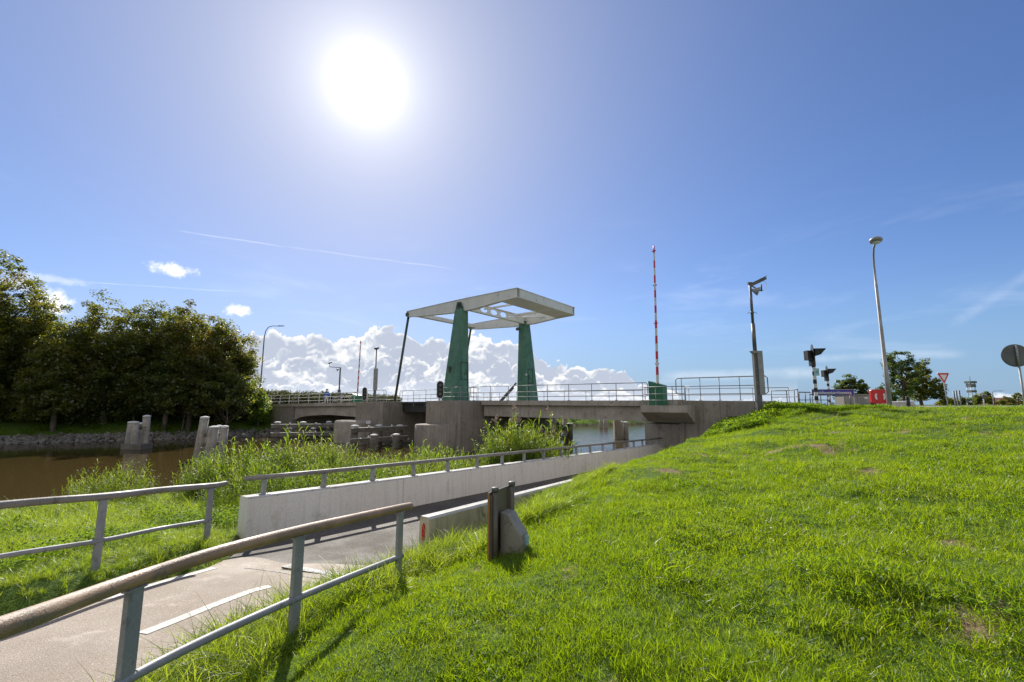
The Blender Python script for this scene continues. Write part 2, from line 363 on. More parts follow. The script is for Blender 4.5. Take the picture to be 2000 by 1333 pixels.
bp = t.n('ShaderNodeBump'); bp.inputs['Strength'].default_value = .8; bp.inputs['Distance'].default_value = .03
t.put(bp.inputs['Height'], n2); t.put(bs.inputs['Normal'], bp.outputs[0]); t.nt.links.new(bs.outputs[0], out.inputs[0]); MATS['soil'] = m
gob = (npmesh('ground', np.c_[GX.ravel(), GY.ravel(), GZ.ravel()], Q, 'soil', smooth=True)); tag(gob, kind='structure')
ba = gob.data.attributes.new('bare', 'FLOAT', 'POINT'); ba.data.foreach_set('value', bareness(GX, GY).ravel().astype(np.float32))
def hz(x, y): return float(ground(np.array([x]), np.array([y]))[0])
# ------------------------------------------------------------------ the canal water
m, t, out = newmat('water')
pos = t.n('ShaderNodeNewGeometry').outputs['Position']
wv = t.n('ShaderNodeMapping', i_0=pos); wv.inputs['Rotation'].default_value = (0, 0, R(35)); wv.inputs['Scale'].default_value = (1, .42, 1)
a1 = t.noise(wv.outputs[0], 1.5, 4, .6, dist=.5); a2 = t.noise(wv.outputs[0], 5.5, 3, .6, dist=.6); patch = t.noise(pos, .05, 2, .5)
calm = t.ss(t.n('ShaderNodeSeparateXYZ', i_0=pos).outputs[0], -16, 6)     # sheltered left of the piers, ruffled beyond
h = t.m('ADD', t.m('MULTIPLY', a1, .6), t.m('MULTIPLY', a2, .35))
bp = t.n('ShaderNodeBump'); t.put(bp.inputs['Strength'], t.m('MULTIPLY_ADD', calm, .55, .035)); bp.inputs['Distance'].default_value = .10; t.put(bp.inputs['Height'], h)
d = t.n('ShaderNodeBsdfDiffuse'); t.put(d.inputs[0], t.mix(t.ss(patch, .35, .65), (.080, .056, .020), (.066, .048, .019)))
g = t.n('ShaderNodeBsdfGlossy'); g.inputs['Roughness'].default_value = .05; t.put(g.inputs['Normal'], bp.outputs[0])
fr = t.n('ShaderNodeFresnel'); fr.inputs[0].default_value = 1.33; t.put(fr.inputs['Normal'], bp.outputs[0])
mx = t.n('ShaderNodeMixShader'); t.put(mx.inputs[0], fr.outputs[0]); t.nt.links.new(d.outputs[0], mx.inputs[1]); t.nt.links.new(g.outputs[0], mx.inputs[2])
t.nt.links.new(mx.outputs[0], out.inputs[0]); MATS['water'] = m
w = MB(); w.add([(-900, -900, WATER), (900, -900, WATER), (900, 900, WATER), (-900, 900, WATER)], [(0, 1, 2, 3)])
tag(w.build('water', 'water'), kind='structure')
# ------------------------------------------------------------------ cycle path (two surfacings), markings, drain
NP_ = 150
Lp = resample(LEFT, NP_); Rp = resample(RIGHT, NP_)
def strip(name, i0, i1, mat, dz, f0=0., f1=1., nn=8):
    V = []; Qs = []
    for i in range(i0, i1 + 1):
        for k in range(nn + 1):
            f = f0 + (f1 - f0) * k / nn; x = Lp[i, 0] * (1 - f) + Rp[i, 0] * f; y = Lp[i, 1] * (1 - f) + Rp[i, 1] * f
            V.append((x, y, pathz(x, y) + dz))
    for i in range(i1 - i0):
        for k in range(nn):
            a = i * (nn + 1) + k; Qs.append((a, a + 1, a + nn + 2, a + nn + 1))
    return npmesh(name, V, Qs, mat, smooth=True)
isplit = int(np.argmin(np.abs(.5 * (Lp[:, 1] + Rp[:, 1]) - 7.15)))
tag(strip('cycle_path', 0, NP_ - 1, 'asphalt_grey', 0.), kind='structure')
# the beige stretch lies one sheet higher and ends in a wavy seam
V = []; Qs = []; nn = 40
for i in range(0, isplit + 1):
    for k in range(nn + 1):
        f = k / nn; j = i / isplit * (isplit + .9 * math.sin(f * 5.2 + 1.2) + .35 * math.sin(f * 13) + 1.2 * f)
        j = min(j, NP_ - 2); q = int(j); r = j - q
        lx, ly = Lp[q] * (1 - r) + Lp[q + 1] * r; rx, ry = Rp[q] * (1 - r) + Rp[q + 1] * r
        x = lx * (1 - f) + rx * f; y = ly * (1 - f) + ry * f; V.append((x, y, pathz(x, y) + .005))
for i in range(isplit):
    for k in range(nn):
        a = i * (nn + 1) + k; Qs.append((a, a + 1, a + nn + 2, a + nn + 1))
tag(npmesh('cycle_path_surface', V, Qs, 'asphalt_beige', smooth=True), kind='structure')
def ribbon(name, pts, w, mat, dz, side=0.):
    P = resample(pts, max(12, int(len(pts) * 8))); V = []; Qs = []
    for i, p in enumerate(P):
        d = P[min(i + 1, len(P) - 1)] - P[max(i - 1, 0)]; d = d / np.hypot(*d); n = np.array([d[1], -d[0]])
        for s in (-.5, .5): q = p + n * (w * s); V.append((q[0], q[1], pathz(q[0], q[1]) + dz))
    for i in range(len(P) - 1): Qs.append((2 * i, 2 * i + 1, 2 * i + 3, 2 * i + 2))
    return npmesh(name, V, Qs, mat)
seam = [(at(u, v, z=-2.3).x, at(u, v, z=-2.3).y) for u, v in ((478, 1108), (504, 1111), (540, 1117), (590, 1129), (612, 1136), (647, 1140), (690, 1150), (715, 1160))]
tag(ribbon('seam_line', seam, .035, 'tar', .009), kind='structure')
edge_pts = [(x + .10, y - .03) for x, y in LEFT[0:7]]
tag(ribbon('edge_line', edge_pts, .11, 'paint_line', .010), kind='structure')
dash = [at(u, v, z=z_) for u, v, z_ in ((277, 1240, -2.14), (345, 1213, -2.16), (430, 1180, -2.2), (490, 1158, -2.23), (528, 1148, -2.24))]
tag(ribbon('centre_line', [(p.x, p.y) for p in dash], .13, 'paint_line', .010), kind='structure')
d0 = dash[0]; dprev = [(d0.x - .45 - .5 * 1.3 * k, d0.y - 1.6 - 1.0 * k) for k in (0, .5, 1)]
# slotted drain across the path
a = at(557, 1103, z=-2.28); b = at(706, 1130, z=-2.28); a.z = b.z = 0
dr = thing('drain_channel', (a.x, a.y, -2.28), 'narrow slotted metal drain set across the asphalt path', 'drain')
ax = (b - a).normalized(); ay = Vector((-ax.y, ax.x, 0)); L = (b - a).length
fr_ = MB(); gr = MB()
for s in (-1, 1):
    c = (a + b) / 2 + ay * .06 * s; fr_.obox((c.x, c.y, pathz(c.x, c.y) + .006), ax, ay, UZ, L / 2, .007, .008)
fr_.obox(((a + b) / 2 + UZ * (pathz(*((a + b) / 2)[:2]) - .002)), ax, ay, UZ, L / 2, .05, .005, 1)
fr_.build('frame', ['galv_dark', 'tar'], dr)
k = 0
while k * .045 < L:
    c = a + ax * (.02 + k * .045); gr.obox((c.x, c.y, pathz(c.x, c.y) + .009), ax, ay, UZ, .012, .052, .006); k += 1
for s in (-.02, .02):
    c = (a + b) / 2 + ay * s; gr.obox((c.x, c.y, pathz(c.x, c.y) + .0085), ax, ay, UZ, L / 2, .006, .005)
gr.build('grating', 'galv', dr)

# ------------------------------------------------------------------ parapet wall on the left of the path with its handrail
def wallprism(mb, line, d, top, bot, th0, th1, s0, s1, n, mi=0, mcap=1):
    """wall along line + d*s, path face at offset 0, battered (th0 at top, th1 at bottom), bevelled top"""
    secs = []
    for i in range(n + 1):
        s = s0 + (s1 - s0) * i / n; p = line + d * s; zt = top(p.y); zb = bot(p.y); side = Vector((-d.y, d.x, 0))
        e = (th1 - th0) / 2; o = [(0, zb), (e, zt - .035), (e + .03, zt), (e + th0 - .03, zt), (e + th0, zt - .035), (th1, zb)]
        secs.append([Vector((p.x, p.y, 0)) + side * q + UZ * z for q, z in o])
    b = len(mb.v); k = 6
    for q in secs: mb.v += q
    for i in range(n):
        for j in range(k):
            j2 = (j + 1) % k; mb.f.append([b + i * k + j, b + (i + 1) * k + j, b + (i + 1) * k + j2, b + i * k + j2]); mb.m.append(mcap if j in (1, 2, 3) else mi); mb.sm.append(False)
    mb.f.append([b + j for j in range(k)]); mb.m.append(mi); mb.sm.append(False)
    mb.f.append([b + n * k + j for j in reversed(range(k))]); mb.m.append(mi); mb.sm.append(False)
wtop = lambda y: float(pathz(-50., y)) + .72
pw = thing('parapet_wall', (WC.x, WC.y, -2.4), 'long pale concrete parapet wall beside the sunken path with a handrail on top', 'wall')
# cast in bays with fine joints
wb = MB(); bays = [0] + list(np.arange(3.6, 23.4, 3.6)) + [23.4]
for i in range(len(bays) - 1):
    wallprism(wb, WC, WD, wtop, lambda y: -3.9, .30, .40, bays[i] + (.006 if i else 0), bays[i + 1] - .006, 4)
wb.build('wall', ['concrete_pale', 'concrete_cap'], pw)
hr = MB(); side = Vector((-WD.y, WD.x, 0))
pts = [WC + WD * s + side * .19 + UZ * (wtop((WC + WD * s).y) + .315) for s in np.linspace(.0, 23.2, 24)]
hr.tube(pts, .045, 14); hro = hr.build('handrail', 'rail_grey', pw)
for k in range(19):
    s = .34 + 1.235 * k; p = WC + WD * s + side * .19; z0 = wtop(p.y)
    pb = MB(); pb.obox(p + UZ * (z0 + .14), WD, side, UZ, .03, .045, .14); pb.obox(p + UZ * (z0 + .007), WD, side, UZ, .10, .075, .008)
    for q in (-1, 1): pb.lathe(p + WD * .075 * q + UZ * (z0 + .014), [(.014, 0), (.014, .014), (.006, .022)], 6)
    pb.build('post', 'galv', pw)
# low wall on the right with a red reflector
ltop = lambda y: float(np.interp(y, [7.7, 11.25, 27], [-1.78, -1.83, -2.05]))
lw = thing('low_wall', (LC.x, LC.y, -2.35), 'low mossy concrete kerb wall half sunk in grass, red reflector on its end', 'wall')
lb = MB()
b0 = len(lb.v); LS = LC + WN * .25      # mirrored: path face on the left
for i, (s0, s1) in enumerate(((0, 3.0), (3.012, 6.0), (6.012, 9), (9.012, 14), (14.012, 21.5))):
    wallprism(lb, LS, WD, ltop, lambda y: -3.3, .22, .26, s0, s1, 3)
lb.build('wall', ['concrete_moss', 'concrete_cap'], lw)
rf = MB(); c = LC + WN * .11 - WD * .008 + UZ * (-2.01); c = Vector((c.x, c.y, -2.02))
pl = [(-.028, -.085), (0, -.135), (.028, -.06), (.028, .10), (.006, .145), (-.028, .09)]
rf.prism([c + WN * x + UZ * z for x, z in pl][::-1], -WD * .01); rf.build('reflector', 'red', lw)

# ------------------------------------------------------------------ foreground and far side path railings
def pathrail(name, label, group, top, posts, mids, rr, pw_, mat='rail_grey', drop=1.25):
    o = thing(name, (top[0][0], top[0][1], top[0][2] - 1.1), label, 'railing', group)
    P = [Vector(p) for p in top]
    sm_ = []
    for i in range(len(P) - 1):
        for k in range(6):
            f = k / 6; p0 = P[max(i - 1, 0)]; p1 = P[i]; p2 = P[i + 1]; p3 = P[min(i + 2, len(P) - 1)]
            sm_.append(.5 * ((2 * p1) + (p2 - p0) * f + (2 * p0 - 5 * p1 + 4 * p2 - p3) * f * f + (3 * p1 - p0 - 3 * p2 + p3) * f ** 3))
    sm_.append(P[-1])
    e = (sm_[-1] - sm_[-2]).normalized()
    hb = MB(); hb.tube(sm_ + [P[-1] + e * rr * .35, P[-1] + e * rr * .6], [rr] * len(sm_) + [rr * .85, rr * .5], 20)
    L = 0; nxt = .22
    for i in range(len(sm_) - 1):                      # the rings of the wrapped rail
        seg = (sm_[i + 1] - sm_[i]).length
        while nxt < L + seg:
            f = (nxt - L) / seg; c = sm_[i].lerp(sm_[i + 1], f); d = (sm_[i + 1] - sm_[i]).normalized()
            hb.tube([c - d * .004, c - d * .002, c + d * .002, c + d * .004], [rr * .99, rr * 1.012, rr * 1.012, rr * .99], 20, caps=False); nxt += .19
        L += seg
    hb.build('handrail', mat, o)
    def on(y): 
        for i in range(len(sm_) - 1):
            if (sm_[i].y - y) * (sm_[i + 1].y - y) <= 0: 
                f = (y - sm_[i].y) / (sm_[i + 1].y - sm_[i].y + 1e-9); return sm_[i].lerp(sm_[i + 1], f), (sm_[i + 1] - sm_[i]).normalized()
        return sm_[-1], e
    for y in posts:
        c, d = on(y); d = Vector((d.x, d.y, 0)).normalized(); n = Vector((-d.y, d.x, 0))
        pb = MB(); q = c - UZ * (drop / 2 + rr * .5); pb.obox(q, d, n, UZ, pw_ / 2, .018, drop / 2); 
        pb.obox(c - UZ * (rr + .006), d, n, UZ, pw_ / 2 + .012, .028, .008)                      # weld saddle under the handrail
        if mids[0] < y <= mids[1] + .1:
            for k_ in (-1, 1): pb.tube([c - UZ * mids[2] + d * (k_ * (pw_ / 2 + q_)) for q_ in (.0, .012)], mids[3] * 1.16, 12)
        pb.build('post', 'galv', o, bevel=.004)
    mp = []
    for q in sm_:
        if mids[0] - .6 <= q.y <= mids[1]: mp.append(q - UZ * mids[2])
    c, d = on(mids[1]); mp.append(c - UZ * mids[2])
    mb = MB(); mb.tube(mp, mids[3], 12); mb.build('mid_rail', 'galv', o)
    return o
near_top = [(-2.75, -1.2, -.66), (-2.38, .2, -.74), (-2.12, 1.2, -.83), (-2.08, 2.0, -.90)] + [tuple(at(u, v, Y=y)) for u, v, y in ((140, 1177, 2.45), (265, 1132, 2.92), (430, 1078, 3.45), (585, 1037, 4.19), (690, 1013, 4.9), (780, 993, 5.7), (801, 989, 5.92))]
pathrail('path_railing', 'foreground railing with thick brown ringed handrail and grey flat posts', 'railings along the cycle path', near_top, [.2, 1.55, 2.92, 4.19, 5.72], (-1.2, 5.72, .56, .030), .0455, .105, 'rail_wood')
far_top = [(-6.9, 1.2, -.86), (-6.2, 3.2, -.95)] + [tuple(at(u, v, Y=y)) for u, v, y in ((0, 987, 5.04), (203, 970, 5.9), (320, 957, 6.75), (415, 949, 7.5), (440, 945, 7.72))]
pathrail('path_railing', 'grey railing on the water side of the path in front of the reeds', 'railings along the cycle path', far_top, [3.2, 4.6, 5.9, 7.48], (1.4, 7.48, .53, .028), .043, .085, 'rail_grey', 1.2)

# the marker behind the low wall: upright board on two posts with a sloping foot
gm = Vector((at(985, 1085, z=-1.88).x, at(985, 1085, z=-1.88).y, -1.93))
sg = thing('marker_board', gm, 'dark weathered board on two short posts with a sloping foot, standing in the grass', 'sign board')
u_ = Vector((.43, .90, 0)).normalized(); n_ = Vector((u_.y, -u_.x, 0))
c = gm - n_ * .06
bd = MB(); bd.obox(c + UZ * .40, u_, n_, UZ, .31, .012, .46); bd.build('board', ['plastic_dark'], sg, bevel=.006)
ed = MB(); ed.obox(c - u_ * .314 + UZ * .40, u_, n_, UZ, .003, .014, .45); ed.build('edge_strip', 'orange', sg)
for k in (-1, 1):
    pb = MB(); pb.tube([c + n_ * .05 + u_ * .24 * k + UZ * z for z in (-.15, .86)], .035, 12); pb.obox(c + n_ * .022 + u_ * .24 * k + UZ * .42, u_, n_, UZ, .065, .012, .40)
    po = pb.build('post', 'plastic_dark', sg); cb = MB(); q = c + n_ * .05 + u_ * .24 * k
    cb.lathe(q + UZ * .86, [(.044, 0), (.046, .045), (.038, .055), (0.001, .057)], 14); cb.build('post_cap', 'galv_dark', sg)
fb = MB(); o_ = c + n_ * .05 
prof = [(0, -.15), (.34, -.15), (.29, .34), (.12, .58), (0, .60)]
fb.prism([o_ + n_ * a_ + UZ * b_ - u_ * .11 for a_, b_ in prof], u_ * .22); fb.build('sloping_foot', 'plastic_pale', sg, bevel=.02)
st = MB(); st.obox(o_ + n_ * .30 + u_ * .03 + UZ * .26, u_, n_, UZ, .035, .02, .055); st.build('sticker', 'pale_blue', sg)
# ------------------------------------------------------------------ the drawbridge
def ez(t): return float(np.interp(t, [-60, -1, 0, 8, 20, 31, 54, 75], [.14, .16, .22, .26, .32, .27, .06, -.3]))
def loft(mb, ts, prof, mi=0):
    secs = [[BR(t_, p, z) for p, z in prof(t_)] for t_ in ts]; k = len(secs[0]); b = len(mb.v)
    for q in secs: mb.v += q
    for i in range(len(ts) - 1):
        for j in range(k):
            j2 = (j + 1) % k; mb.f.append([b + i * k + j, b + i * k + j2, b + (i + 1) * k + j2, b + (i + 1) * k + j]); mb.m.append(mi); mb.sm.append(False)
    mb.f.append([b + j for j in reversed(range(k))]); mb.m.append(mi); mb.sm.append(False)
    mb.f.append([b + (len(ts) - 1) * k + j for j in range(k)]); mb.m.append(mi); mb.sm.append(False)
W = 11.
BP = BR(21, 0, WATER)
br = thing('drawbridge', BP, 'concrete road drawbridge with two green towers and a white overhead balance frame', 'bridge')
def span(gb):
    def f(t_):
        e = ez(t_); g = gb(t_)
        return [(0, e), (.55, e), (.55, e - .26), (W - .55, e - .26), (W - .55, e), (W, e), (W, e - .33), (W - .3, e - .36), (W - .3, g), (.3, g), (.3, e - .36), (0, e - .33)]
    return f
tA, tP1, tP0 = 6.35, tpx(898, -2.2), tpx(832, -2.2)     # abutment front, pier sides
mb = MB(); loft(mb, list(np.linspace(4.25, 19.2, 9)), span(lambda t_: np.interp(t_, [4, 8, 19.2], [-1.10, -.98, -.86])))
mb.build('approach_span', 'concrete', br)
# abutment with its flush wing wall
mb = MB(); loft(mb, [-.7, 4.24], lambda t_: [(-.0, ez(t_)), (.55, ez(t_)), (.55, ez(t_) - .26), (W - .55, ez(t_) - .26), (W - .55, ez(t_)), (W, ez(t_)), (W, -4), (-.0, -4)])
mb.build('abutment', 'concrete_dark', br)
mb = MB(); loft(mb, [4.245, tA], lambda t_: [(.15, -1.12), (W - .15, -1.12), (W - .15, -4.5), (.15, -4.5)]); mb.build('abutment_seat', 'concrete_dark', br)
dp = MB(); dp.tube([BR(4.05, -.05, .1), BR(4.0, -.06, -.05), BR(3.98, -.06, -2.2)], .03, 8); dp.build('drain_pipe', 'concrete', br)
# balcony for the barrier
b0, b1 = tpx(1342, -1.45), tpx(1251, -1.45)
mb = MB(); loft(mb, [b0 + .0, b1], lambda t_: [(-1.45, -.05), (-.004, -.05), (-.004, -1.0), (-.25, -1.0), (-1.45, -.43)]); mb.build('balcony', 'concrete', br)
# piers
mb = MB(); loft(mb, [tP1, tP0], lambda t_: [(-2.2, .30), (2.6, .30), (2.6, -.05), (W + 1, -.05), (W + 1, -5), (-2.2, -5)])
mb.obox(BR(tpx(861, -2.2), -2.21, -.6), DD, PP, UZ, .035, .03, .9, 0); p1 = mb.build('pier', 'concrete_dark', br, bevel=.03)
c = BR(tpx(852, -2.6), -2.35, 0); nm = MB(); nm.lathe(c + UZ * -5, [(1.72, 0), (1.72, 3.50), (1.66, 3.55)], 40); nm.build('pier_nose', 'concrete_dark', p1 if False else br)
tQ1, tQ0 = tpx(748, -.8), tpx(695, -.8)
mb = MB(); loft(mb, [tQ1, tQ0], lambda t_: [(-.8, ez(t_)), (W, ez(t_)), (W, -5), (-.8, -5)])
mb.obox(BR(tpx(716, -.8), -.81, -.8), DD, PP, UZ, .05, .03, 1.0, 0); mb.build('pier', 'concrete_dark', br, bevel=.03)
nm = MB(); loft(nm, [tpx(702, -2.2), tpx(652, -2.2)], lambda t_: [(-2.2, -1.45), (0, -1.45), (0, -5), (-2.2, -5)]); nm.build('pier_nose', 'concrete', br, bevel=.25)
# left approach span with arched girder, abutment
tE = tpx(512); tS = tpx(572)
mb = MB(); loft(mb, list(np.linspace(tQ0 + .02, tS, 10)), span(lambda t_: float(np.interp(t_, [tQ0, tQ0 + 3, (tQ0 + tS) / 2, tS - 2, tS], [-1.25, -1.15, -1.05, -1.25, -1.7]))))
mb.build('approach_span', 'concrete', br)
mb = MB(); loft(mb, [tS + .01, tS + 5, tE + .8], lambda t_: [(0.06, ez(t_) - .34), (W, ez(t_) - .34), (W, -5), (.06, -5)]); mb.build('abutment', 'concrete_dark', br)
mb = MB(); loft(mb, [tS + .01, tE + 1.], lambda t_: [(0, ez(t_)), (W, ez(t_)), (W, ez(t_) - .33), (0, ez(t_) - .33)]); mb.build('edge_beam', 'concrete', br)
# moving leaf
lf0, lf1 = tP0 + .12, tQ1 - .12
mb = MB(); loft(mb, [lf0, lf1], lambda t_: [(1.2, ez(t_) - .02), (W - 1., ez(t_) - .02), (W - 1., ez(t_) - .22), (1.2, ez(t_) - .22)])
for p in (1.5, 3.6, 5.7, 7.8, 9.6):
    mb.obox(BR((lf0 + lf1) / 2, p, -.3), DD, PP, UZ, (lf1 - lf0) / 2, .12, .36)
for k in range(7): mb.obox(BR(lf0 + .5 + k * (lf1 - lf0 - 1) / 6, (W + .2) / 2, -.12), DD, PP, UZ, .08, W / 2 - 1.3, .22)
mb.build('bridge_leaf', 'steel_under', br)
# road surface on the bridge and beyond it
rd = MB()
for s0, s1 in ((-60, tP1), (tP1, tP0), (tQ0, tE + 1), (tE + 1, tE + 45)):
    n = 6
    for i in range(n):
        a_ = s0 + (s1 - s0) * i / n; b_ = s0 + (s1 - s0) * (i + 1) / n; q = lambda t_: (.33 if tP1 - .01 <= (a_ + b_) / 2 <= tP0 + .01 else (ez(t_) - .245 if t_ > -1 else -.125))
        rd.add([BR(a_, .6, q(a_)), BR(b_, .6, q(b_)), BR(b_, W - .6, q(b_)), BR(a_, W - .6, q(a_))], [(3, 2, 1, 0)])
tag(rd.build('road', 'road'), kind='structure')
r2 = MB(); r2.add([(19.2, 20.6, -.146), (24, 14, -.146), (42, 26, -.146), (70, 60, -.146), (46, 62, -.146)], [(0, 1, 2, 3, 4)])
tag(r2.build('side_road', 'road'), kind='structure')

# towers: inner face upright, outer face battered
def tower(tc, pin, sgn, zt, nm):
    zb = .30
    def ring(z):
        f = (z - zb) / (zt - zb); ht = .66 - .24 * f; dp_ = 1.85 - 1.1 * f
        return [BR(tc - ht, pin, z), BR(tc + ht, pin, z), BR(tc + ht, pin + sgn * dp_, z), BR(tc - ht, pin + sgn * dp_, z)]
    mb = MB(); zs = list(np.linspace(zb, zt, 7)); k = 4; b = 0
    for z in zs: mb.v += ring(z)
    for i in range(len(zs) - 1):
        for j in range(4):
            j2 = (j + 1) % 4; q = [i * 4 + j, i * 4 + j2, i * 4 + 4 + j2, i * 4 + 4 + j]; mb.f.append(q if sgn < 0 else q[::-1]); mb.m.append(0); mb.sm.append(False)
    n = (len(zs) - 1) * 4; mb.f.append([n, n + 1, n + 2, n + 3]); mb.m.append(0); mb.sm.append(False)
    to = mb.build('tower', 'green_paint', br, bevel=.02)
    # bearing block and pin on top
    pb = MB(); cp = BR(tc, pin + sgn * .36, zt)
    pb.obox(cp + UZ * .10, DD, PP, UZ, .36, .34, .10); pb.prism([cp + PP * sgn * .36 + DD * a_ + UZ * h_ for a_, h_ in ((-.34, .2), (.34, .2), (.2, .62), (-.2, .62))], -PP * sgn * .08)
    pb.tube([cp + PP * sgn * .30 + UZ * .42, cp + PP * sgn * .50 + UZ * .42], .14, 14); pb.build('bearing', 'dark_green', to)
    # access door with a raised frame, and a small vent
    f0 = lambda t_, z: BR(t_, pin + sgn * (1.85 - 1.1 * (z - zb) / (zt - zb)), z)
    side_n = -DD
    dr_ = MB()
    def sidept(p_, z):
        f = (z - zb) / (zt - zb); return BR(tc - (.66 - .24 * f) - .012, pin + sgn * p_, z)
    for z0, z1, x0, x1 in ((2.05, 2.10, .12, .95), (3.45, 3.50, .12, .95), (.35, 3.5, .12, .16), (2.05, 3.5, .93, .97), (2.5, 2.9, .3, .34), (2.5, 2.54, .3, .6)):
        dr_.hexa([sidept(x0, z0), sidept(x1, z0), sidept(x1, z0) - DD * .03, sidept(x0, z0) - DD * .03, sidept(x0, z1), sidept(x1, z1), sidept(x1, z1) - DD * .03, sidept(x0, z1) - DD * .03])
    dr_.build('door_frame', 'dark_green', to)
    if sgn < 0:
        vb = MB(); c0 = f0(tc + .12, 2.7); vb.obox(c0, DD, (PP + UZ * .14), (UZ - PP * .14), .12, .03, .42); vb.build('vent', 'dark_green', to)
    else:
        vb = MB(); vb.lathe(BR(tc - .5, pin - .03, 2.9), [(.11, -.03), (.11, .02), (.05, .07)], 14, axis=-PP); vb.build('wall_lamp', 'white', to)
    return to
T1 = tpx(889, .4); ZT = 8.05
tower(T1, 1.35, -1, ZT, 0); tower(T1 - .35, 1.35 + 8.05, 1, ZT, 1)
pB1, pB2 = 1.35 - .36, 1.35 + 8.05 + .36
# balance frame
tL = tpx(797, pB1, 8.5); tR = tpx(1012, pB1, 8.7)
bf = MB()
def beam(p, w_=.34):
    top = lambda t_: float(np.interp(t_, [tR, T1, tL], [8.98, 8.92, 8.72]))
    bot = lambda t_: float(np.interp(t_, [tR, tR + 1.9, T1 - 1.5, T1 + 1.0, tL - 1.2, tL], [8.28, 8.18, 7.93, 7.90, 8.12, 8.28]))
    for s_ in (-1, 1):                                          # web plates
        loft(bf, [tR, tR + 1.9, T1 - 1.5, T1 + 1., tL - 1.2, tL], lambda t_: sorted_prof(p + s_ * w_ / 2 * .8, .02, bot(t_), top(t_)))
    for fn, th_ in ((top, .035), (bot, -.035)):                  # flanges
        loft(bf, [tR, tR + 1.9, T1 - 1.5, T1 + 1., tL - 1.2, tL], lambda t_: sorted_prof(p, w_ / 2 + .03, fn(t_) - (0 if th_ > 0 else .035), fn(t_) + (.035 if th_ > 0 else 0)))
    for q in (tR + 1.9, T1 - .8, T1 + .8):
        for s_ in (-1, 1): bf.obox(BR(q, p + s_ * (w_ / 2 * .8 + .025), (top(q) + bot(q)) / 2), DD, PP, UZ, .015, .02, (top(q) - bot(q)) / 2 - .01)
    for q in (tR + .9, T1 - .6): bf.tube([BR(q, p, 9.01) + Vector((.09 * math.cos(a), 0, .09 + .09 * math.sin(a))) for a in np.linspace(0, 2 * math.pi, 11)], .018, 6)
def sorted_prof(p, h, z0, z1): return [(p - h, z1), (p + h, z1), (p + h, z0), (p - h, z0)]
beam(pB1); bo1 = bf.build('side_beam', 'white_paint', br); bf = MB(); beam(pB2); bf.build('side_beam', 'white_paint', br)
bb = MB(); loft(bb, [tR - .02, tR + 1.85], lambda t_: [(pB1 + .2, 8.97), (pB2 - .2, 8.97), (pB2 - .2, 8.29 - (t_ - tR) * .05), (pB1 + .2, 8.29 - (t_ - tR) * .05)])
loft(bb, [tR - .06, tR + .0], lambda t_: [(pB1 - .2, 9.02), (pB2 + .2, 9.02), (pB2 + .2, 8.97), (pB1 - .2, 8.97)])
bb.build('ballast_box', 'white_paint', br)
cb = MB(); loft(cb, [tL - .75, tL - .25], lambda t_: [(pB1 + .15, 8.66), (pB2 - .15, 8.66), (pB2 - .15, 8.32), (pB1 + .15, 8.32)]); cb.build('end_beam', 'white_paint', br)
# cross frame between the towers: a plate pierced with eight-sided holes
cf = MB(); tc_ = T1 - .55; n = 6; x0, x1 = pB1 + .2, pB2 - .2; w_ = (x1 - x0) / n; zl, zh = 7.98, 8.72
for i in range(n):
    a_, b_ = x0 + i * w_, x0 + (i + 1) * w_; cx = (a_ + b_) / 2; cz = (zl + zh) / 2
    outer = [(a_, zl), (cx, zl), (b_, zl), (b_, cz), (b_, zh), (cx, zh), (a_, zh), (a_, cz)]
    if i in (0, n - 1): cf.prism([BR(tc_ - .02, p, z) for p, z in ((a_, zl), (b_, zl), (b_, zh), (a_, zh))], DD * .04); continue
    hole = [(cx + .34 * w_ * math.cos(q) * 1.05, cz + .68 * (zh - zl) / 2 * math.sin(q)) for q in [math.pi * (1.25 + .25 * j) for j in range(8)]]
    for j in range(8):
        j2 = (j + 1) % 8; q4 = [outer[j], outer[j2], hole[j2], hole[j]]
        cf.prism([BR(tc_ - .02, p, z) for p, z in q4], DD * .04)
for z in (zl, zh): cf.obox(BR(tc_, (x0 + x1) / 2, z), DD, PP, UZ, .16, (x1 - x0) / 2, .025)
cf.build('cross_frame', 'white_paint', br)
tb = MB()
for q0, q1 in (((T1 - 2.6, pB1 + .2), (T1 - .7, pB1 + 1.7)), ((T1 - 2.9, pB2 - .2), (T1 - .7, pB2 - 1.6)), ((T1 - 4.2, pB2 - .2), (T1 - 4.2, pB1 + .2))):
    tb.tube([BR(q0[0], q0[1], 8.45), BR(q1[0], q1[1], 8.40)], .055, 8)
for p in (pB1 + 2.4, pB2 - 2.6): tb.obox(BR(T1 - 2.6, p, 8.45), DD, PP, UZ, 2.1, .07, .07)
tb.build('bracing', 'white_paint', br)
ll = MB(); ll.lathe(BR(T1 - .1, pB2 - .75, 7.45), [(.16, -.12), (.17, .14), (.08, .24)], 14, axis=(-.5, -.8, -.3)); ll.tube([BR(T1 - .1, pB2 - .75, 7.5), BR(T1 - .3, pB2 - .4, 7.95)], .035, 8); ll.build('deck_lamp', 'galv_dark', br)
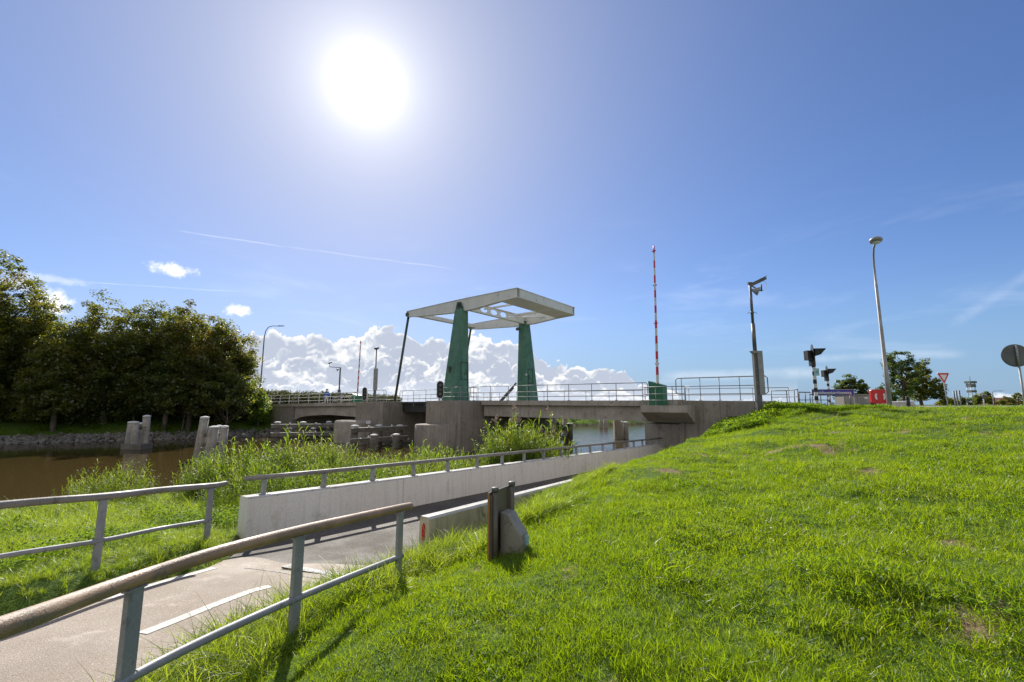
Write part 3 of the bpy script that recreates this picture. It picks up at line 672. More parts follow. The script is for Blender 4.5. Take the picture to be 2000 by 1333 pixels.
# hanger rods to the leaf, with eyes
for p in (pB1, pB2):
    rb = MB(); tb_ = tpx(770, pB1, .1) if p == pB1 else tpx(770, pB1, .1); rb.tube([BR(tL - .1, p, 8.42), BR(tb_, p, .0)], .115, 12)
    rb.tube([BR(tL - .1, p - .22, 8.42), BR(tL - .1, p + .22, 8.42)], .22, 16); rb.build('hanger_rod', 'dark_green', br)
for p in (1.6, 8.9):
    db = MB(); db.tube([BR(T1 + .3, p + (.35 if p > 5 else -.3), 2.1), BR(T1 + 2.6, p + (.35 if p > 5 else -.3), .1)], .10, 10)
    db.obox(BR(T1 + 1.5, p + (.35 if p > 5 else -.3), .95), (DD * 2.3 - UZ * 2.), PP, UZ + DD * .5, 1.1, .12, .09); db.build('drive_rack', 'galv_dark', br)

# ------------------------------------------------------------------ railings on the bridge
def railing(label, pts, h, posts, levels, foot=.0, loops=True, rr=.026, mat='galv', group='railings on the bridge', top_r=None, base=None, pr=.022):
    """pts: ground points of the line; levels: heights of the rails; the ends turn down from top to lowest rail"""
    P = [Vector(p) for p in pts]; o = thing('bridge_railing', base or P[0], label, 'railing', group)
    rl = MB(); ra = top_r or rr
    top = [p + UZ * h for p in P]
    e0 = (P[0] - P[1]).normalized(); e1 = (P[-1] - P[-2]).normalized(); lo = levels[-1]
    if loops:
        c = .10
        pt = [P[0] + UZ * lo + e0 * .0, P[0] + UZ * lo + e0 * .22, P[0] + UZ * (lo + c) + e0 * .32, P[0] + UZ * (h - c) + e0 * .32, top[0] + e0 * .22]
        pe = [top[-1] + e1 * .22, P[-1] + UZ * (h - c) + e1 * .32, P[-1] + UZ * (lo + c) + e1 * .32, P[-1] + UZ * lo + e1 * .22, P[-1] + UZ * lo]
        rl.tube(pt + top + pe, ra, 10)
    else: rl.tube(top, ra, 10)
    rl.build('top_rail', mat, o)
    for l in levels: m2 = MB(); m2.tube([p + UZ * l for p in P], rr * .8, 8); m2.build('lower_rail', mat, o)
    seg = [(P[i + 1] - P[i]).length for i in range(len(P) - 1)]; T = sum(seg)
    for k in range(posts):
        x = T * k / max(1, posts - 1); i = 0
        while i < len(seg) - 1 and x > seg[i]: x -= seg[i]; i += 1
        q = P[i].lerp(P[i + 1], x / seg[i]); d = (P[i + 1] - P[i]).normalized(); d.z = 0
        pb = MB(); pb.tube([q - UZ * foot, q + UZ * (h - .01)], pr, 8); pb.obox(q + UZ * (.015 - foot), d, Vector((-d.y, d.x, 0)), UZ, .07, .06, .015); pb.build('post', mat, o)
    return o
def line(t0, t1, p, n=6): return [BR(t_, p, ez(t_)) for t_ in np.linspace(t0, t1, n)]
railing('long steel railing along the near edge of the right approach span', line(tpx(1256, .12), tpx(925, .12), .12), 1.08, 9, [.62, .28])
railing('steel railing around the barrier balcony of the bridge', [BR(b0 + .45, -.1, -.05), BR(b0 + .15, -1.3, -.05), BR(b1 - .15, -1.3, -.05), BR(b1 - .1, -.1, -.05)], 1.05, 6, [.65, .3], loops=False)
railing('tall galvanised railing with rounded ends on the right abutment wall', line(-.05, tpx(1333, .12), .12), 1.28, 5, [.80, .36], rr=.03)
railing('steel railing on the far edge of the right approach span', line(-.2, tpx(925, W - .1), W - .1, 10), 1.0, 14, [.5], loops=False)
railing('white steel railing on the pier in front of the nearer green tower', [BR(tP1 + .15, .0, .3), BR(tP1 + .15, -1.95, .3), BR((tP1 + tP0) / 2 + .3, -1.95, .3)], 1.0, 5, [.62, .3], loops=False)
railing('short steel railing on the pier beside the oval signal board', [BR(tP0 - .7, -1.2, .3), BR(tP0 - .1, -1.2, .3), BR(tP0 - .1, 1.0, .3)], .98, 4, [.62, .3], loops=False)
railing('steel railing along the near edge of the moving leaf', [BR(lf0 + .2, 1.0, .27), BR(lf1 - .3, 1.0, .24)], 1.05, 5, [.62, .3], foot=.35)
railing('steel railing along the far edge of the moving leaf', [BR(lf0 + .2, W - .8, .27), BR(lf1 - .3, W - .8, .24)], 1.0, 7, [.5], loops=False)
railing('steel railing on the left pier beside the camera mast', line(tQ1 + .2, tpx(715, -.6), -.6, 3), 1.05, 3, [.62, .3])
railing('long white railing along the near edge of the left approach span', line(tQ0 - .5, tE, .08), 1.0, 11, [.64, .28], foot=.18, mat='white', loops=False, rr=.03, pr=.03)
railing('steel railing on the far edge of the left approach span', line(tQ0, tE + 2, W - .2, 4), 1.0, 12, [.5], loops=False, mat='white')

# ------------------------------------------------------------------ barriers
def barrier(label, c, h_arm, lean, cab, n=19, r0=.088, face=DD):
    o = thing('bridge_barrier', c, label, 'barrier', 'raised road barriers'); d = face; s_ = Vector((-d.y, d.x, 0))
    cbn = MB(); w_, dp_, hh = cab; q = lambda x, y, z: c + d * x + s_ * y + UZ * z
    cbn.hexa([q(-w_, -dp_, 0), q(w_, -dp_, 0), q(w_, dp_, 0), q(-w_, dp_, 0), q(-w_, -dp_, hh * .82), q(w_, -dp_, hh), q(w_, dp_, hh), q(-w_, dp_, hh * .82)])
    co_ = cbn.build('cabinet', 'green_bright', o, bevel=.02)
    db = MB(); db.obox(c - s_ * (dp_ + .004) + UZ * hh * .45, d, s_, UZ, w_ * .8, .008, hh * .36); db.build('cabinet_door', 'green_paint', co_) 
    pl = MB(); pl.obox(c - UZ * .03, d, s_, UZ, w_ + .06, dp_ + .06, .035); pl.build('plinth', 'concrete', o)
    a = c + UZ * (hh * .6); top = a + UZ * h_arm + lean
    arm = MB()
    for i in range(n):
        f0, f1 = i / n, (i + 1) / n; ra = r0 * (1 - .45 * f0); rb_ = r0 * (1 - .45 * f1)
        arm.tube([a.lerp(top, f0), a.lerp(top, f1)], [ra, rb_], 8, mi=i % 2, caps=(i in (0, n - 1)))
    for f in (.18, .455, .72, .965): arm.obox(a.lerp(top, f), d, s_, UZ, .12, .03, .025, 0)
    arm.build('arm', ['red', 'black_white'], o)
bc = BR(tpx(1286, -.55), -.55, -.05)
barrier('tall red and white barrier arm raised above a green cabinet on the balcony', bc, at(1277, 481, Y=bc.y).z - bc.z - .85, Vector((at(1277, 481, Y=bc.y).x - bc.x, 0, 0)), (.42, .38, 1.42))
barrier('smaller far red and white barrier arm raised on the left approach span', BR(tpx(697, 3.), 3., .1), 6.3, Vector((.1, 0, 0)), (.45, .4, 1.1))

# ------------------------------------------------------------------ masts, lamps, signals
def camera_mast(loc, label, H, style):
    loc = Vector(loc); o = thing('camera_mast', loc, label, 'camera mast', 'camera masts by the bridge')
    d = DD; p = PP; r_ = Vector((1, 0, 0))
    if style == 'big':
        m_ = MB(); m_.obox(loc + UZ * 1.6, r_, (0, 1, 0), UZ, .13, .10, 2.1); m_.tube([loc + UZ * 3.7, loc + UZ * (3.7 + (H - 3.7) * .40)], .095, 12); m_.tube([loc + UZ * (3.7 + (H - 3.7) * .40), loc + UZ * H], .068, 12); m_.build('pole', 'galv_dark', o)
        c_ = MB(); c_.obox(loc + Vector((.17, 0, 2.62)), r_, (0, 1, 0), UZ, .13, .16, 1.12); c_.hexa([loc + Vector(q) for q in ((-.13, -.12, 3.62), (.13, -.12, 3.62), (.13, .12, 3.62), (-.13, .12, 3.62), (-.24, -.14, 3.74), (.25, -.14, 3.74), (.25, .14, 3.74), (-.24, .14, 3.74))]); c_.build('switch_box', 'galv', o, bevel=.01)
        b_ = MB(); b_.tube([loc + UZ * (H - .12), loc + Vector((.42, 0, H - .42)), loc + Vector((.62, 0, H - .45))], .04, 8); b_.tube([loc + Vector((.58, 0, H - .45)), loc + Vector((.58, 0, H - .12))], .045, 8)
        b_.tube([loc + Vector((-.12, 0, H - .05)), loc + Vector((.1, 0, H - .05))], .07, 10); b_.build('bracket', 'galv_dark', o)
        k_ = MB(); ax_ = Vector((.88, -.2, .42)).normalized(); k_.obox(loc + Vector((.48, 0, H + .05)), ax_, Vector((.2, .97, 0)), ax_.cross(Vector((.2, .97, 0))), .36, .085, .07); k_.lathe(loc + Vector((.48, 0, H + .05)) + ax_ * .36, [(.06, 0), (.06, .04)], 12, axis=ax_)
        k_.obox(loc + Vector((.50, 0, H + .15)), ax_, Vector((.2, .97, 0)), ax_.cross(Vector((.2, .97, 0))), .40, .10, .012); k_.build('camera', 'galv_dark', o, bevel=.01)
        cb_ = MB(); cb_.tube([loc + Vector((.70, 0, H + .12)), loc + Vector((.86, 0, H - .05)), loc + Vector((.88, 0, H - .25)), loc + Vector((.8, 0, H - .4)), loc + Vector((.64, 0, H - .42))], .008, 6); cb_.build('cable', 'black_white', o)
        h_ = MB(); h_.lathe(loc + Vector((.10, -.02, H - .42)), [(.05, -.08), (.07, 0), (.20, .22), (.23, .30)], 18, axis=(.75, -.45, -.35)); h_.build('loudspeaker', 'galv', o)
        e_ = MB()
        for q in (-1, 1): e_.tube([loc + UZ * (H * .78), loc + Vector((q * .16, 0, H * .78 + .03)), loc + Vector((q * .26, 0, H * .78 - .06))], .012, 6)
        e_.tube([loc + UZ * (H * .78 - .05), loc + UZ * (H * .78 + .05)], .09, 12); e_.build('clamp', 'galv_dark', o)
    elif style == 'arm':
        m_ = MB(); m_.tube([loc, loc + UZ * (H * .38)], .22, 12); m_.tube([loc + UZ * (H * .38), loc + UZ * H], .10, 10); m_.build('pole', 'galv_dark', o)
        b_ = MB(); b_.tube([loc + UZ * (H - .05), loc + Vector((-1.5, 0, H + .08)), loc + Vector((-1.5, 0, H + .55))], .045, 8); b_.build('bracket', 'galv_dark', o)
        k_ = MB(); k_.obox(loc + Vector((-1.45, 0, H + .62)), (.9, 0, .35), (0, 1, 0), (-.35, 0, .9), .26, .08, .07); k_.build('camera', 'galv_dark', o)
        h_ = MB(); h_.lathe(loc + Vector((-.2, 0, H - .25)), [(.06, 0), (.22, .3)], 14, axis=(-.8, -.3, -.4)); h_.build('loudspeaker', 'galv', o)
    else:
        m_ = MB(); m_.obox(loc + UZ * (H * .30), r_, (0, 1, 0), UZ, .11, .1, H * .30); m_.tube([loc + UZ * (H * .6), loc + UZ * H], .055, 10); m_.build('pole', 'galv_dark', o)
        c_ = MB(); c_.obox(loc + Vector((.06, -.14, H * .42)), r_, (0, 1, 0), UZ, .18, .1, H * .2); c_.build('switch_box', 'galv', o)
        k_ = MB(); k_.obox(loc + UZ * (H + .05), (.4, .8, .2), (.8, -.4, 0), UZ, .22, .1, .1); k_.tube([loc + Vector((-.1, 0, H - .1)), loc + Vector((.1, 0, H - .1))], .03, 6); k_.build('camera', 'galv_dark', o)
    return o
q = at(1483, 800, Y=23.35)
camera_mast((q.x, q.y, -1.0), 'tall grey camera mast with switch box standing by the right abutment wall', at(1470, 552, Y=23.35).z + 1.0, 'big')
q = BR(tpx(661, 9), 9, .1); camera_mast(q, 'camera mast with a side arm on the left approach span', 5.0, 'arm')
q = BR(tpx(731, .4), .4, .27); camera_mast(q, 'slim camera mast with a box standing on the left pier', 5.15, 'slim')
def street_lamp(label, base, H, kind, group='street lamps'):
    base = Vector(base); o = thing('street_lamp', base, label, 'street lamp', group); m_ = MB()
    if kind == 'round':
        d = Vector((-.47, -.88, 0)).normalized() * .9
        hs = [0, H * .27, H * .272, H * .50, H * .502, H * .76, H * .762]; rs = [.105, .095, .085, .078, .07, .062, .052]
        P = [base + UZ * (h - .3 if h == 0 else h) for h in hs] + [base + UZ * H * .88 + d * .03, base + UZ * H * .94 + d * .16, base + UZ * H * .975 + d * .4, base + UZ * H * .99 + d * .7]
        m_.tube(P, rs + [.045, .042, .04, .04], 14); m_.build('pole', 'lamp_metal', o)
        h_ = MB(); c = base + UZ * (H + .02) + d * 1.0; ax_ = Vector((.1, .2, 1)).normalized()
        h_.lathe(c, [(.01, -.13), (.15, -.12), (.23, -.07), (.27, 0), (.25, .06), (.17, .12), (.01, .15)], 24, axis=ax_)
        h_.build('lamp_head', 'lamp_metal', o); g_ = MB(); g_.lathe(c, [(.01, -.155), (.12, -.15), (.17, -.125)], 20, axis=ax_); g_.build('lens', 'white', o)
    else:
        arm = kind
        P = [base + UZ * h for h in (0, H * .35, H * .352, H * .86)] + [base + Vector((arm * .08, 0, H * .94)), base + Vector((arm * .25, 0, H * .985)), base + Vector((arm * .55, 0, H)), base + Vector((arm * 1., 0, H * .998))]
        m_.tube(P, [.13, .11, .09, .07, .055, .05, .05, .05], 10); m_.build('pole', 'galv_dark', o)
        h_ = MB(); s_ = 1 if arm > 0 else -1; c = base + Vector((arm * 1. + s_ * .3, 0, H)); h_.hexa([c + Vector(q) for q in ((-.38, -.12, -.06), (.42, -.1, -.05), (.42, .1, -.05), (-.38, .12, -.06), (-.38, -.1, .06), (.40, -.05, .04), (.40, .05, .04), (-.38, .1, .06))]); h_.build('lamp_head', 'galv_dark', o)
    return o
q = at(1737, 785, Y=21.6); street_lamp('tall pale lamp post with an oval head on the grass crest beside the red box', (q.x, q.y, hz(q.x, q.y) - .1), at(1700, 478, Y=21.6).z - q.z + .3, 'round')
q = at(508, 766, Y=64); street_lamp('dark lamp post with a curved arm at the left end of the bridge', (q.x, q.y, -.2), at(517, 637, Y=64).z + .2, 2.0)
q = at(1942, 795, Y=120); street_lamp('distant thin lamp post near the watch tower', (q.x, q.y, -.8), at(1942, 764, Y=120).z + .8, 2.2)
# oval signal boards for ships
def oval(label, c, w_, h_, face, up):
    o = thing('oval_signal', c, label, 'signal', 'oval ship signals'); face = Vector(face).normalized(); s_ = Vector((-face.y, face.x, 0)).normalized(); c = Vector(c) + UZ * up
    def ov(k, off):
        P = []
        for i in range(28):
            a = 2 * math.pi * i / 28; x = math.cos(a) * w_ * k; z = math.sin(a) * w_ * k + (h_ - w_) * (1 if math.sin(a) > 0 else -1) * 1.
            P.append(c + s_ * x + UZ * z + face * off)
        return P
    a = MB(); a.prism(ov(1., 0)[::-1], face * .03); a.build('border', 'white', o)
    b = MB(); b.prism(ov(.86, .03)[::-1], face * .012); b.prism(ov(.5, 0)[::-1], -face * .25); bo = b.build('board', 'black', o)
    g = MB()
    for k in (-1, 0, 1): g.lathe(c + UZ * k * h_ * .5 + face * .042, [(w_ * .34, 0), (w_ * .36, .05), (w_ * .30, .10)], 16, axis=face)
    g.build('lamp', 'galv_dark', bo); p_ = MB(); p_.tube([c - UZ * (h_ * .9) - face * .1, c - UZ * (up + .0) - face * .1], .05, 8); p_.build('post', 'galv', o)
q = BR(tpx(860, -2.25), -2.3, .3); oval('larger black oval signal board with white rim at the near tower', q, .28, .68, (.25, -1, 0), .83)
q = BR(tpx(711, -.9), -.9, .2); oval('smaller black oval signal board with white rim on the left pier', q, .22, .62, (.45, -.9, 0), .8)

# ------------------------------------------------------------------ guide works and piles in the water
def pile_mesh(mb, c, h, r, lean=Vector((0, 0, 0)), bot=-1.6):
    top = c + UZ * h + lean; prof = [c + UZ * bot - lean * (-bot / max(h, .1)), c, c.lerp(top, .5), top]
    mb.tube(prof, [r * 1.03, r * 1.02, r, r * .98], 14)
def pile(parent, c, h, r, lean=Vector((0, 0, 0)), name='pile', mat='pile'):
    mb = MB(); pile_mesh(mb, c, h, r, lean); o = mb.build(name, mat, parent)
    cp = MB(); top = c + UZ * h + lean; cp.lathe(top - UZ * .03, [(r * 1.04, 0), (r * 1.05, .07), (r * .9, .11), (r * .35, .145), (.005, .15)], 14); cp.build('cap', 'pile_cap', o)
    return o
def wp(u, v, z=WATER): q = at(u, v, z=z); return Vector((q.x, q.y, z))
def heightpx(c, u, v): return at(u, v, Y=c.y).z - c.z
# two leaning dolphins
c = wp(267, 877); D = thing('mooring_dolphin', c, 'cluster of leaning pale piles in the water, the farther and smaller of two', 'mooring piles', 'mooring dolphins')
for (du, dv, tu, tv, r) in ((-16, -2, 256, 826, .30), (-5, 2, 262, 826, .26), (15, 0, 285, 814, .27), (8, -4, 276, 828, .25)):
    b = wp(267 + du, 875 + dv); pile(D, b, heightpx(b, tu, tv), r, Vector((at(tu, tv, Y=b.y).x - b.x, .1, 0)))
bb_ = MB(); bb_.tube([wp(255, 875) + UZ * 1.65, wp(283, 875) + UZ * 1.65], .2, 10); bb_.build('cross_beam', 'beam_wood', D)
mb_ = MB(); mb_.obox(c + UZ * .15, (1, 0, 0), (0, 1, 0), UZ, .8, .6, .25); mb_.build('water_band', 'beam_wood', D)
c = wp(405, 903); D = thing('mooring_dolphin', c, 'larger nearer cluster of leaning pale piles, one standing taller than the rest', 'mooring piles', 'mooring dolphins')
for (bu, bv, tu, tv, r) in ((385, 897, 398, 817, .26), (407, 902, 416, 836, .29), (432, 897, 437, 835, .23), (420, 890, 426, 834, .22), (392, 893, 402, 850, .22)):
    b = wp(bu, bv); pile(D, b, heightpx(b, tu, tv), r, Vector((at(tu, tv, Y=b.y).x - b.x, .1, 0)))
for z in (.95, 1.55):
    bb_ = MB(); bb_.tube([wp(394, 897) + UZ * z, wp(436, 894) + UZ * z], .13, 10); bb_.build('cross_beam', 'beam_wood', D)
bl = MB()
for u in (410, 437): bl.lathe(wp(u, 901) + UZ * .95 - Vector((0, .26, 0)), [(.05, 0), (.05, .05), (.02, .06)], 8, axis=(0, -1, 0))
bl.build('bolt', 'beam_wood', D)
# guide fences
def guide(label, piles, rails, grp='timber guide fences before the bridge', pm='beam_wood'):
    P = [wp(u, v) for u, v, tv, r in piles]; o = thing('guide_fence', P[0], label, 'guide fence', grp)
    for (u, v, tv, r), c in zip(piles, P): pile(o, c, heightpx(c, u, tv), r, mat=pm)
    for z, r_ in rails:
        a, b = P[0], P[-1]; e = (b - a).normalized(); n = Vector((e.y, -e.x, 0)); n = n if n.y < 0 else -n
        mb = MB(); mb.obox((a + b) / 2 + UZ * z + n * .36, e, n, UZ, (b - a).length / 2 + .5, .10, .17); ro = mb.build('rail_beam', 'beam_wood', o)
        cpp = MB(); cpp.obox((a + b) / 2 + UZ * (z + .185) + n * .36, e, n, UZ, (b - a).length / 2 + .5, .11, .016)
        k = int((b - a).length / 1.6)
        for i in range(k): cpp.lathe(a + (b - a) * ((i + .5) / k) + UZ * (z + .2) + n * .36, [(.09, 0), (.09, .10), (.04, .14)], 8)
        cpp.build('beam_cap', 'pile_cap', o)
guide('left timber guide fence of piles and double beams before the left span', [(540, 862, 826, .30), (563, 861, 838, .26), (590, 861, 826, .30), (611, 860, 838, .26), (641, 860, 825, .28)], [(.62, 0), (1.42, 0)])
guide('middle timber guide fence before the opening of the drawbridge', [(691, 876, 833, .30), (739, 871, 832, .30), (780, 869, 832, .28)], [(.60, 0), (1.45, 0)])
for lab, (u, v, tv) in (('short single pile in front of the middle guide fence, the left of two', (730, 879, 851)), ('short single pile in front of the middle guide fence, the right of two', (773, 875, 850))):
    c = wp(u, v); D = thing('mooring_pile', c, lab, 'pile', 'short single piles'); pile(D, c, heightpx(c, u, tv), .30, name='shaft', mat='beam_wood')
# under and beyond the right span
guide('timber guide fence behind the tall reeds under the right span', [(1090, 868, 828, .28), (1113, 866, 829, .30), (1104, 860, 818, .24)], [(.5, 0), (1.3, 0)], pm='pile')
for lab, pl in (('pair of piles in the water under the right span, seen close to the pier foot', ((1213, 857, 825), (1223, 857, 826))), ('distant pair of dark piles with white tops beyond the bridge', ((1174, 836, 819), (1183, 836, 819)))):
    c = wp(pl[0][0], pl[0][1]); D = thing('mooring_piles', c, lab, 'piles', 'paired piles beyond the bridge')
    for (u, v, tv) in pl: b = wp(u, v); pile(D, b, heightpx(b, u, tv), .30 if v < 840 else .26)
    if pl[0][1] > 840: mm = MB(); a_ = wp(1206, 858); mm.obox(a_ + UZ * 1.1, (1, 0, 0), (0, 1, 0), UZ, .33, .3, 1.6); mm.build('backing_post', 'concrete_dark', D)
# small board on a thin post in the water
c = wp(718, 868); o = thing('water_sign', c, 'small pale blue board on a thin post by the middle guide fence', 'sign')
mb = MB(); mb.tube([c - UZ * 1, c + UZ * heightpx(c, 719, 823)], .06, 8); mb.build('post', 'galv', o)
mb = MB(); h = heightpx(c, 719, 825); mb.obox(c + UZ * h + Vector((0, -.08, 0)), (1, 0, 0), (0, 1, 0), UZ, .19, .015, .13, 0); mb.obox(c + UZ * (h + .03) + Vector((0, -.097, 0)), (1, 0, 0), (0, 1, 0), UZ, .15, .004, .03, 1); mb.build('board', ['white', 'pale_blue'], o)

# ------------------------------------------------------------------ things on the crest at the right
def signal_post(label, base, H, s=1.):
    base = Vector(base); o = thing('warning_signal', base, label, 'signal post', 'striped warning signals')
    m_ = MB(); n = 12; hh = H * .80
    for i in range(n): m_.tube([base + UZ * (hh * i / n - (.3 if i == 0 else 0)), base + UZ * hh * (i + 1) / n], .062 * s, 12, mi=(i + 1) % 2, caps=(i in (0, n - 1)))
    m_.build('striped_pole', ['black_white', 'black'], o)
    c = base + UZ * (H * .90)
    b_ = MB(); b_.lathe(c, [(.33 * s, -.012), (.33 * s, .012)], 24, axis=(.90, -.43, 0)); b_.obox(c + Vector((-.16 * s, -.05, -.10 * s)), (1, 0, 0), (0, 1, 0), UZ, .12 * s, .12 * s, .18 * s); b_.obox(c - UZ * .3 * s + Vector((-.05, 0, 0)), (1, 0, 0), (0, 1, 0), UZ, .08 * s, .08 * s, .2 * s); b_.build('signal_board', 'black', o)
    h_ = MB(); P = [(.03, -.13, .16), (.03, .13, .16), (.46, .12, .17), (.46, -.12, .17), (.03, -.11, -.13), (.03, .11, -.13), (.26, .10, -.06), (.26, -.10, -.06)]
    h_.hexa([c + Vector(P[i]) * s for i in (4, 7, 6, 5, 0, 3, 2, 1)]); h_.lathe(c + Vector((.46 * s, 0, .14 * s)), [(.03, 0), (.045, .03)], 8, axis=(1, 0, 0)); h_.build('hood', 'black', o)
    return o
q = at(1596, 793, Y=22.3); o = signal_post('nearer black and white striped post with a hooded black signal', (q.x, q.y, -.2), at(1590, 678, Y=22.3).z + .2, 1.3)
pl = MB(); qq = at(1595, 727, Y=22.15); pl.obox(qq, (1, .25, 0), (-.25, 1, 0), UZ, .15, .008, .18, 0); pl.obox(qq + Vector((0, -.014, .04)), (1, .25, 0), (-.25, 1, 0), UZ, .07, .003, .012, 1); pl.obox(qq + Vector((0, -.014, -.02)), (1, .25, 0), (-.25, 1, 0), UZ, .08, .003, .010, 1); pl.build('plate', ['pale_blue', 'teal'], o)
q = at(1621, 790, Y=27.5); signal_post('farther and smaller black and white striped post with a hooded signal', (q.x, q.y, -.17), at(1619, 719, Y=27.5).z + .17, 1.1)
# railings on the crest
def crest_rail(label, pts, levels, mat='galv_dark', r=.028, posts=(0, -1)):
    o = thing('crest_railing', pts[0], label, 'railing', 'railings on the embankment crest'); P = [Vector(p) for p in pts]
    for i, l in enumerate(levels):
        m_ = MB(); m_.tube([p + UZ * l for p in P], r if i == 0 else r * .7, 8); m_.build('top_rail' if i == 0 else 'lower_rail', mat, o)
    for p in P: m_ = MB(); m_.tube([p - UZ * .3, p + UZ * levels[0]], r * .9, 8); m_.build('post', mat, o)
g_ = lambda u, Y: Vector((at(u, 790, Y=Y).x, Y, -.2))
crest_rail('low galvanised railing between the abutment and the bend', [g_(1508, 26), g_(1538, 25.6), g_(1553, 24.5), g_(1560, 23.6)], [.98, .62, .3])
crest_rail('railing with a sloping end behind the nearer striped post', [g_(1562, 24.5), g_(1574, 24.7), g_(1604, 24.9), g_(1617, 25)], [.86, .45])
crest_rail('dark bent tube fence around the street name board', [g_(1583, 23.3), g_(1622, 23.5), g_(1662, 23.6)], [.72])
# street name board
c = (at(1586, 768, Y=24.2) + at(1667, 767, Y=24.2)) / 2; c.y = 24.2; wS = (at(1667, 767, Y=24.2) - at(1587, 767, Y=24.2)).length
o = thing('street_name_sign', (c.x, c.y, -.2), 'long blue street name board with white lettering behind the striped post', 'street sign')
mb = MB(); mb.obox(c, (1, 0, 0), (0, 1, 0), UZ, wS / 2, .012, .15); bo = mb.build('board', 'blue_sign', o, bevel=.004)
mb = MB(); mb.obox(c + UZ * .165, (1, 0, 0), (0, 1, 0), UZ, wS / 2 + .02, .02, .016); mb.build('frame', 'galv', o)
for s_ in (-1, 1): mb = MB(); q = c + Vector((s_ * (wS / 2 + .03), 0, 0)); mb.tube([Vector((q.x, q.y, -.5)), q + UZ * .16], .028, 8); mb.build('post', 'galv', o)
def text(s_, size, mat, parent, loc, bold=.0, depth=.003, fit=None):
    cu = bpy.data.curves.new('lettering', 'FONT'); cu.body = s_; cu.size = size; cu.extrude = depth; cu.offset = bold; cu.align_x = 'CENTER'; cu.align_y = 'CENTER'; cu.resolution_u = 3
    to = bpy.data.objects.new('tmp', cu); COL.objects.link(to); dg = bpy.context.evaluated_depsgraph_get(); dg.update()
    me = bpy.data.meshes.new_from_object(to.evaluated_get(dg)); bpy.data.objects.remove(to); me.materials.clear(); me.materials.append(MATS[mat])
    w0 = max(v.co.x for v in me.vertices) - min(v.co.x for v in me.vertices); k = fit / w0 if fit else 1
    for v in me.vertices: v.co = Vector((v.co.x * k, -v.co.z, v.co.y * (1 if not fit else max(k, .8))))
    # keep the outlines facing the viewer
    base = Vector((0, 0, 0)); w = parent
    while w is not None: base += w.location; w = w.parent
    ob = bpy.data.objects.new('lettering', me); COL.objects.link(ob); ob.parent = parent; ob.location = Vector(loc) - base; return ob
text('Zuidwesterringweg', .27, 'white', bo, c + Vector((0, -.018, 0)), .004, .003, fit=wS * .9)
# red lifebuoy board
c = at(1719, 775, Y=23.2); o = thing('lifebuoy_box', (c.x, c.y, -.17), 'red lifebuoy holder with two white curved marks, behind the tall lamp post', 'lifebuoy box')
mb = MB(); P = []
for sx, sz in ((1, 1), (-1, 1), (-1, -1), (1, -1)):
    for k in range(5): a = math.atan2(sz, sx) + (k - 2) * math.pi / 8; P.append(Vector((c.x + sx * .33 + .10 * math.cos(a), c.y, c.z + sz * .26 + .10 * math.sin(a))))
mb.prism(P[::-1], (0, .16, 0)) ; mb.build('box', 'red', o, bevel=.02)
for s_ in (-1, 1):
    mb = MB()
    for k in range(5):
        a0 = (k - 2.5) * .24; a1 = (k - 1.5) * .24; q = lambda a, r: Vector((c.x + s_ * math.cos(a) * r - s_ * .03, c.y - .012, c.z + math.sin(a) * r))
        mb.prism([q(a0, .30), q(a0, .205), q(a1, .205), q(a1, .30)] if s_ > 0 else [q(a1, .30), q(a1, .205), q(a0, .205), q(a0, .30)], (0, .014, 0))
    mb.build('white_mark', 'white', o)
for s_ in (-1, 1): mb = MB(); mb.tube([Vector((c.x + s_ * .25, c.y + .18, -.5)), Vector((c.x + s_ * .25, c.y + .18, c.z + .2))], .03, 8); mb.build('post', 'galv_dark', o)
# utility cabinet
c = at(1671, 778, Y=27); o = thing('utility_cabinet', (c.x, c.y, -.2), 'long low olive grey utility cabinet behind the street name board', 'cabinet')
mb = MB(); mb.box(c.x - .75, c.x + .78, 26.9, 27.7, -.3, .56); bo = mb.build('body', 'cabinet', o, bevel=.02)
mb = MB(); mb.box(c.x - .8, c.x + .83, 26.85, 27.75, .56, .61); mb.build('roof', 'cabinet', o, bevel=.01)
mb = MB(); mb.box(c.x - .70, c.x - .01, 26.88, 26.9, -.2, .5); mb.box(c.x + .02, c.x + .72, 26.88, 26.9, -.2, .5); mb.build('door', 'cabinet', o, bevel=.004)
mb = MB(); mb.box(c.x + .42, c.x + .62, 26.865, 26.88, .34, .44); mb.build('label_plate', 'white', o)
# concrete block and bollard
a = at(1740, 792, Y=24); b = at(1795, 792, Y=24); o = thing('concrete_block', (a.x, 24, -.2), 'low pale concrete block with sloping ends behind the bollard', 'concrete block')
mb = MB(); mb.prism([Vector((a.x, 24, -.3)), Vector((b.x, 24, -.3)), Vector((b.x - .25, 24, .19)), Vector((a.x + .12, 24, .15))], (0, .6, 0)); mb.build('block', 'concrete_cap', o, bevel=.03)
c = at(1774, 790, Y=22.6); o = thing('bollard', (c.x, c.y, -.2), 'short black bollard with ringed top in front of the concrete block', 'bollard')
mb = MB(); mb.lathe(Vector((c.x, c.y, -.35)), [(.085, 0), (.085, .50), (.07, .52), (.07, .55), (.09, .57), (.09, .64), (.07, .66), (.085, .68), (.085, .73), (.04, .75)], 16); mb.build('shaft', 'black', o)
mb = MB(); mb.lathe(Vector((c.x, c.y, .18)), [(.087, 0), (.087, .02)], 16); mb.build('band', 'sign_grey', o)
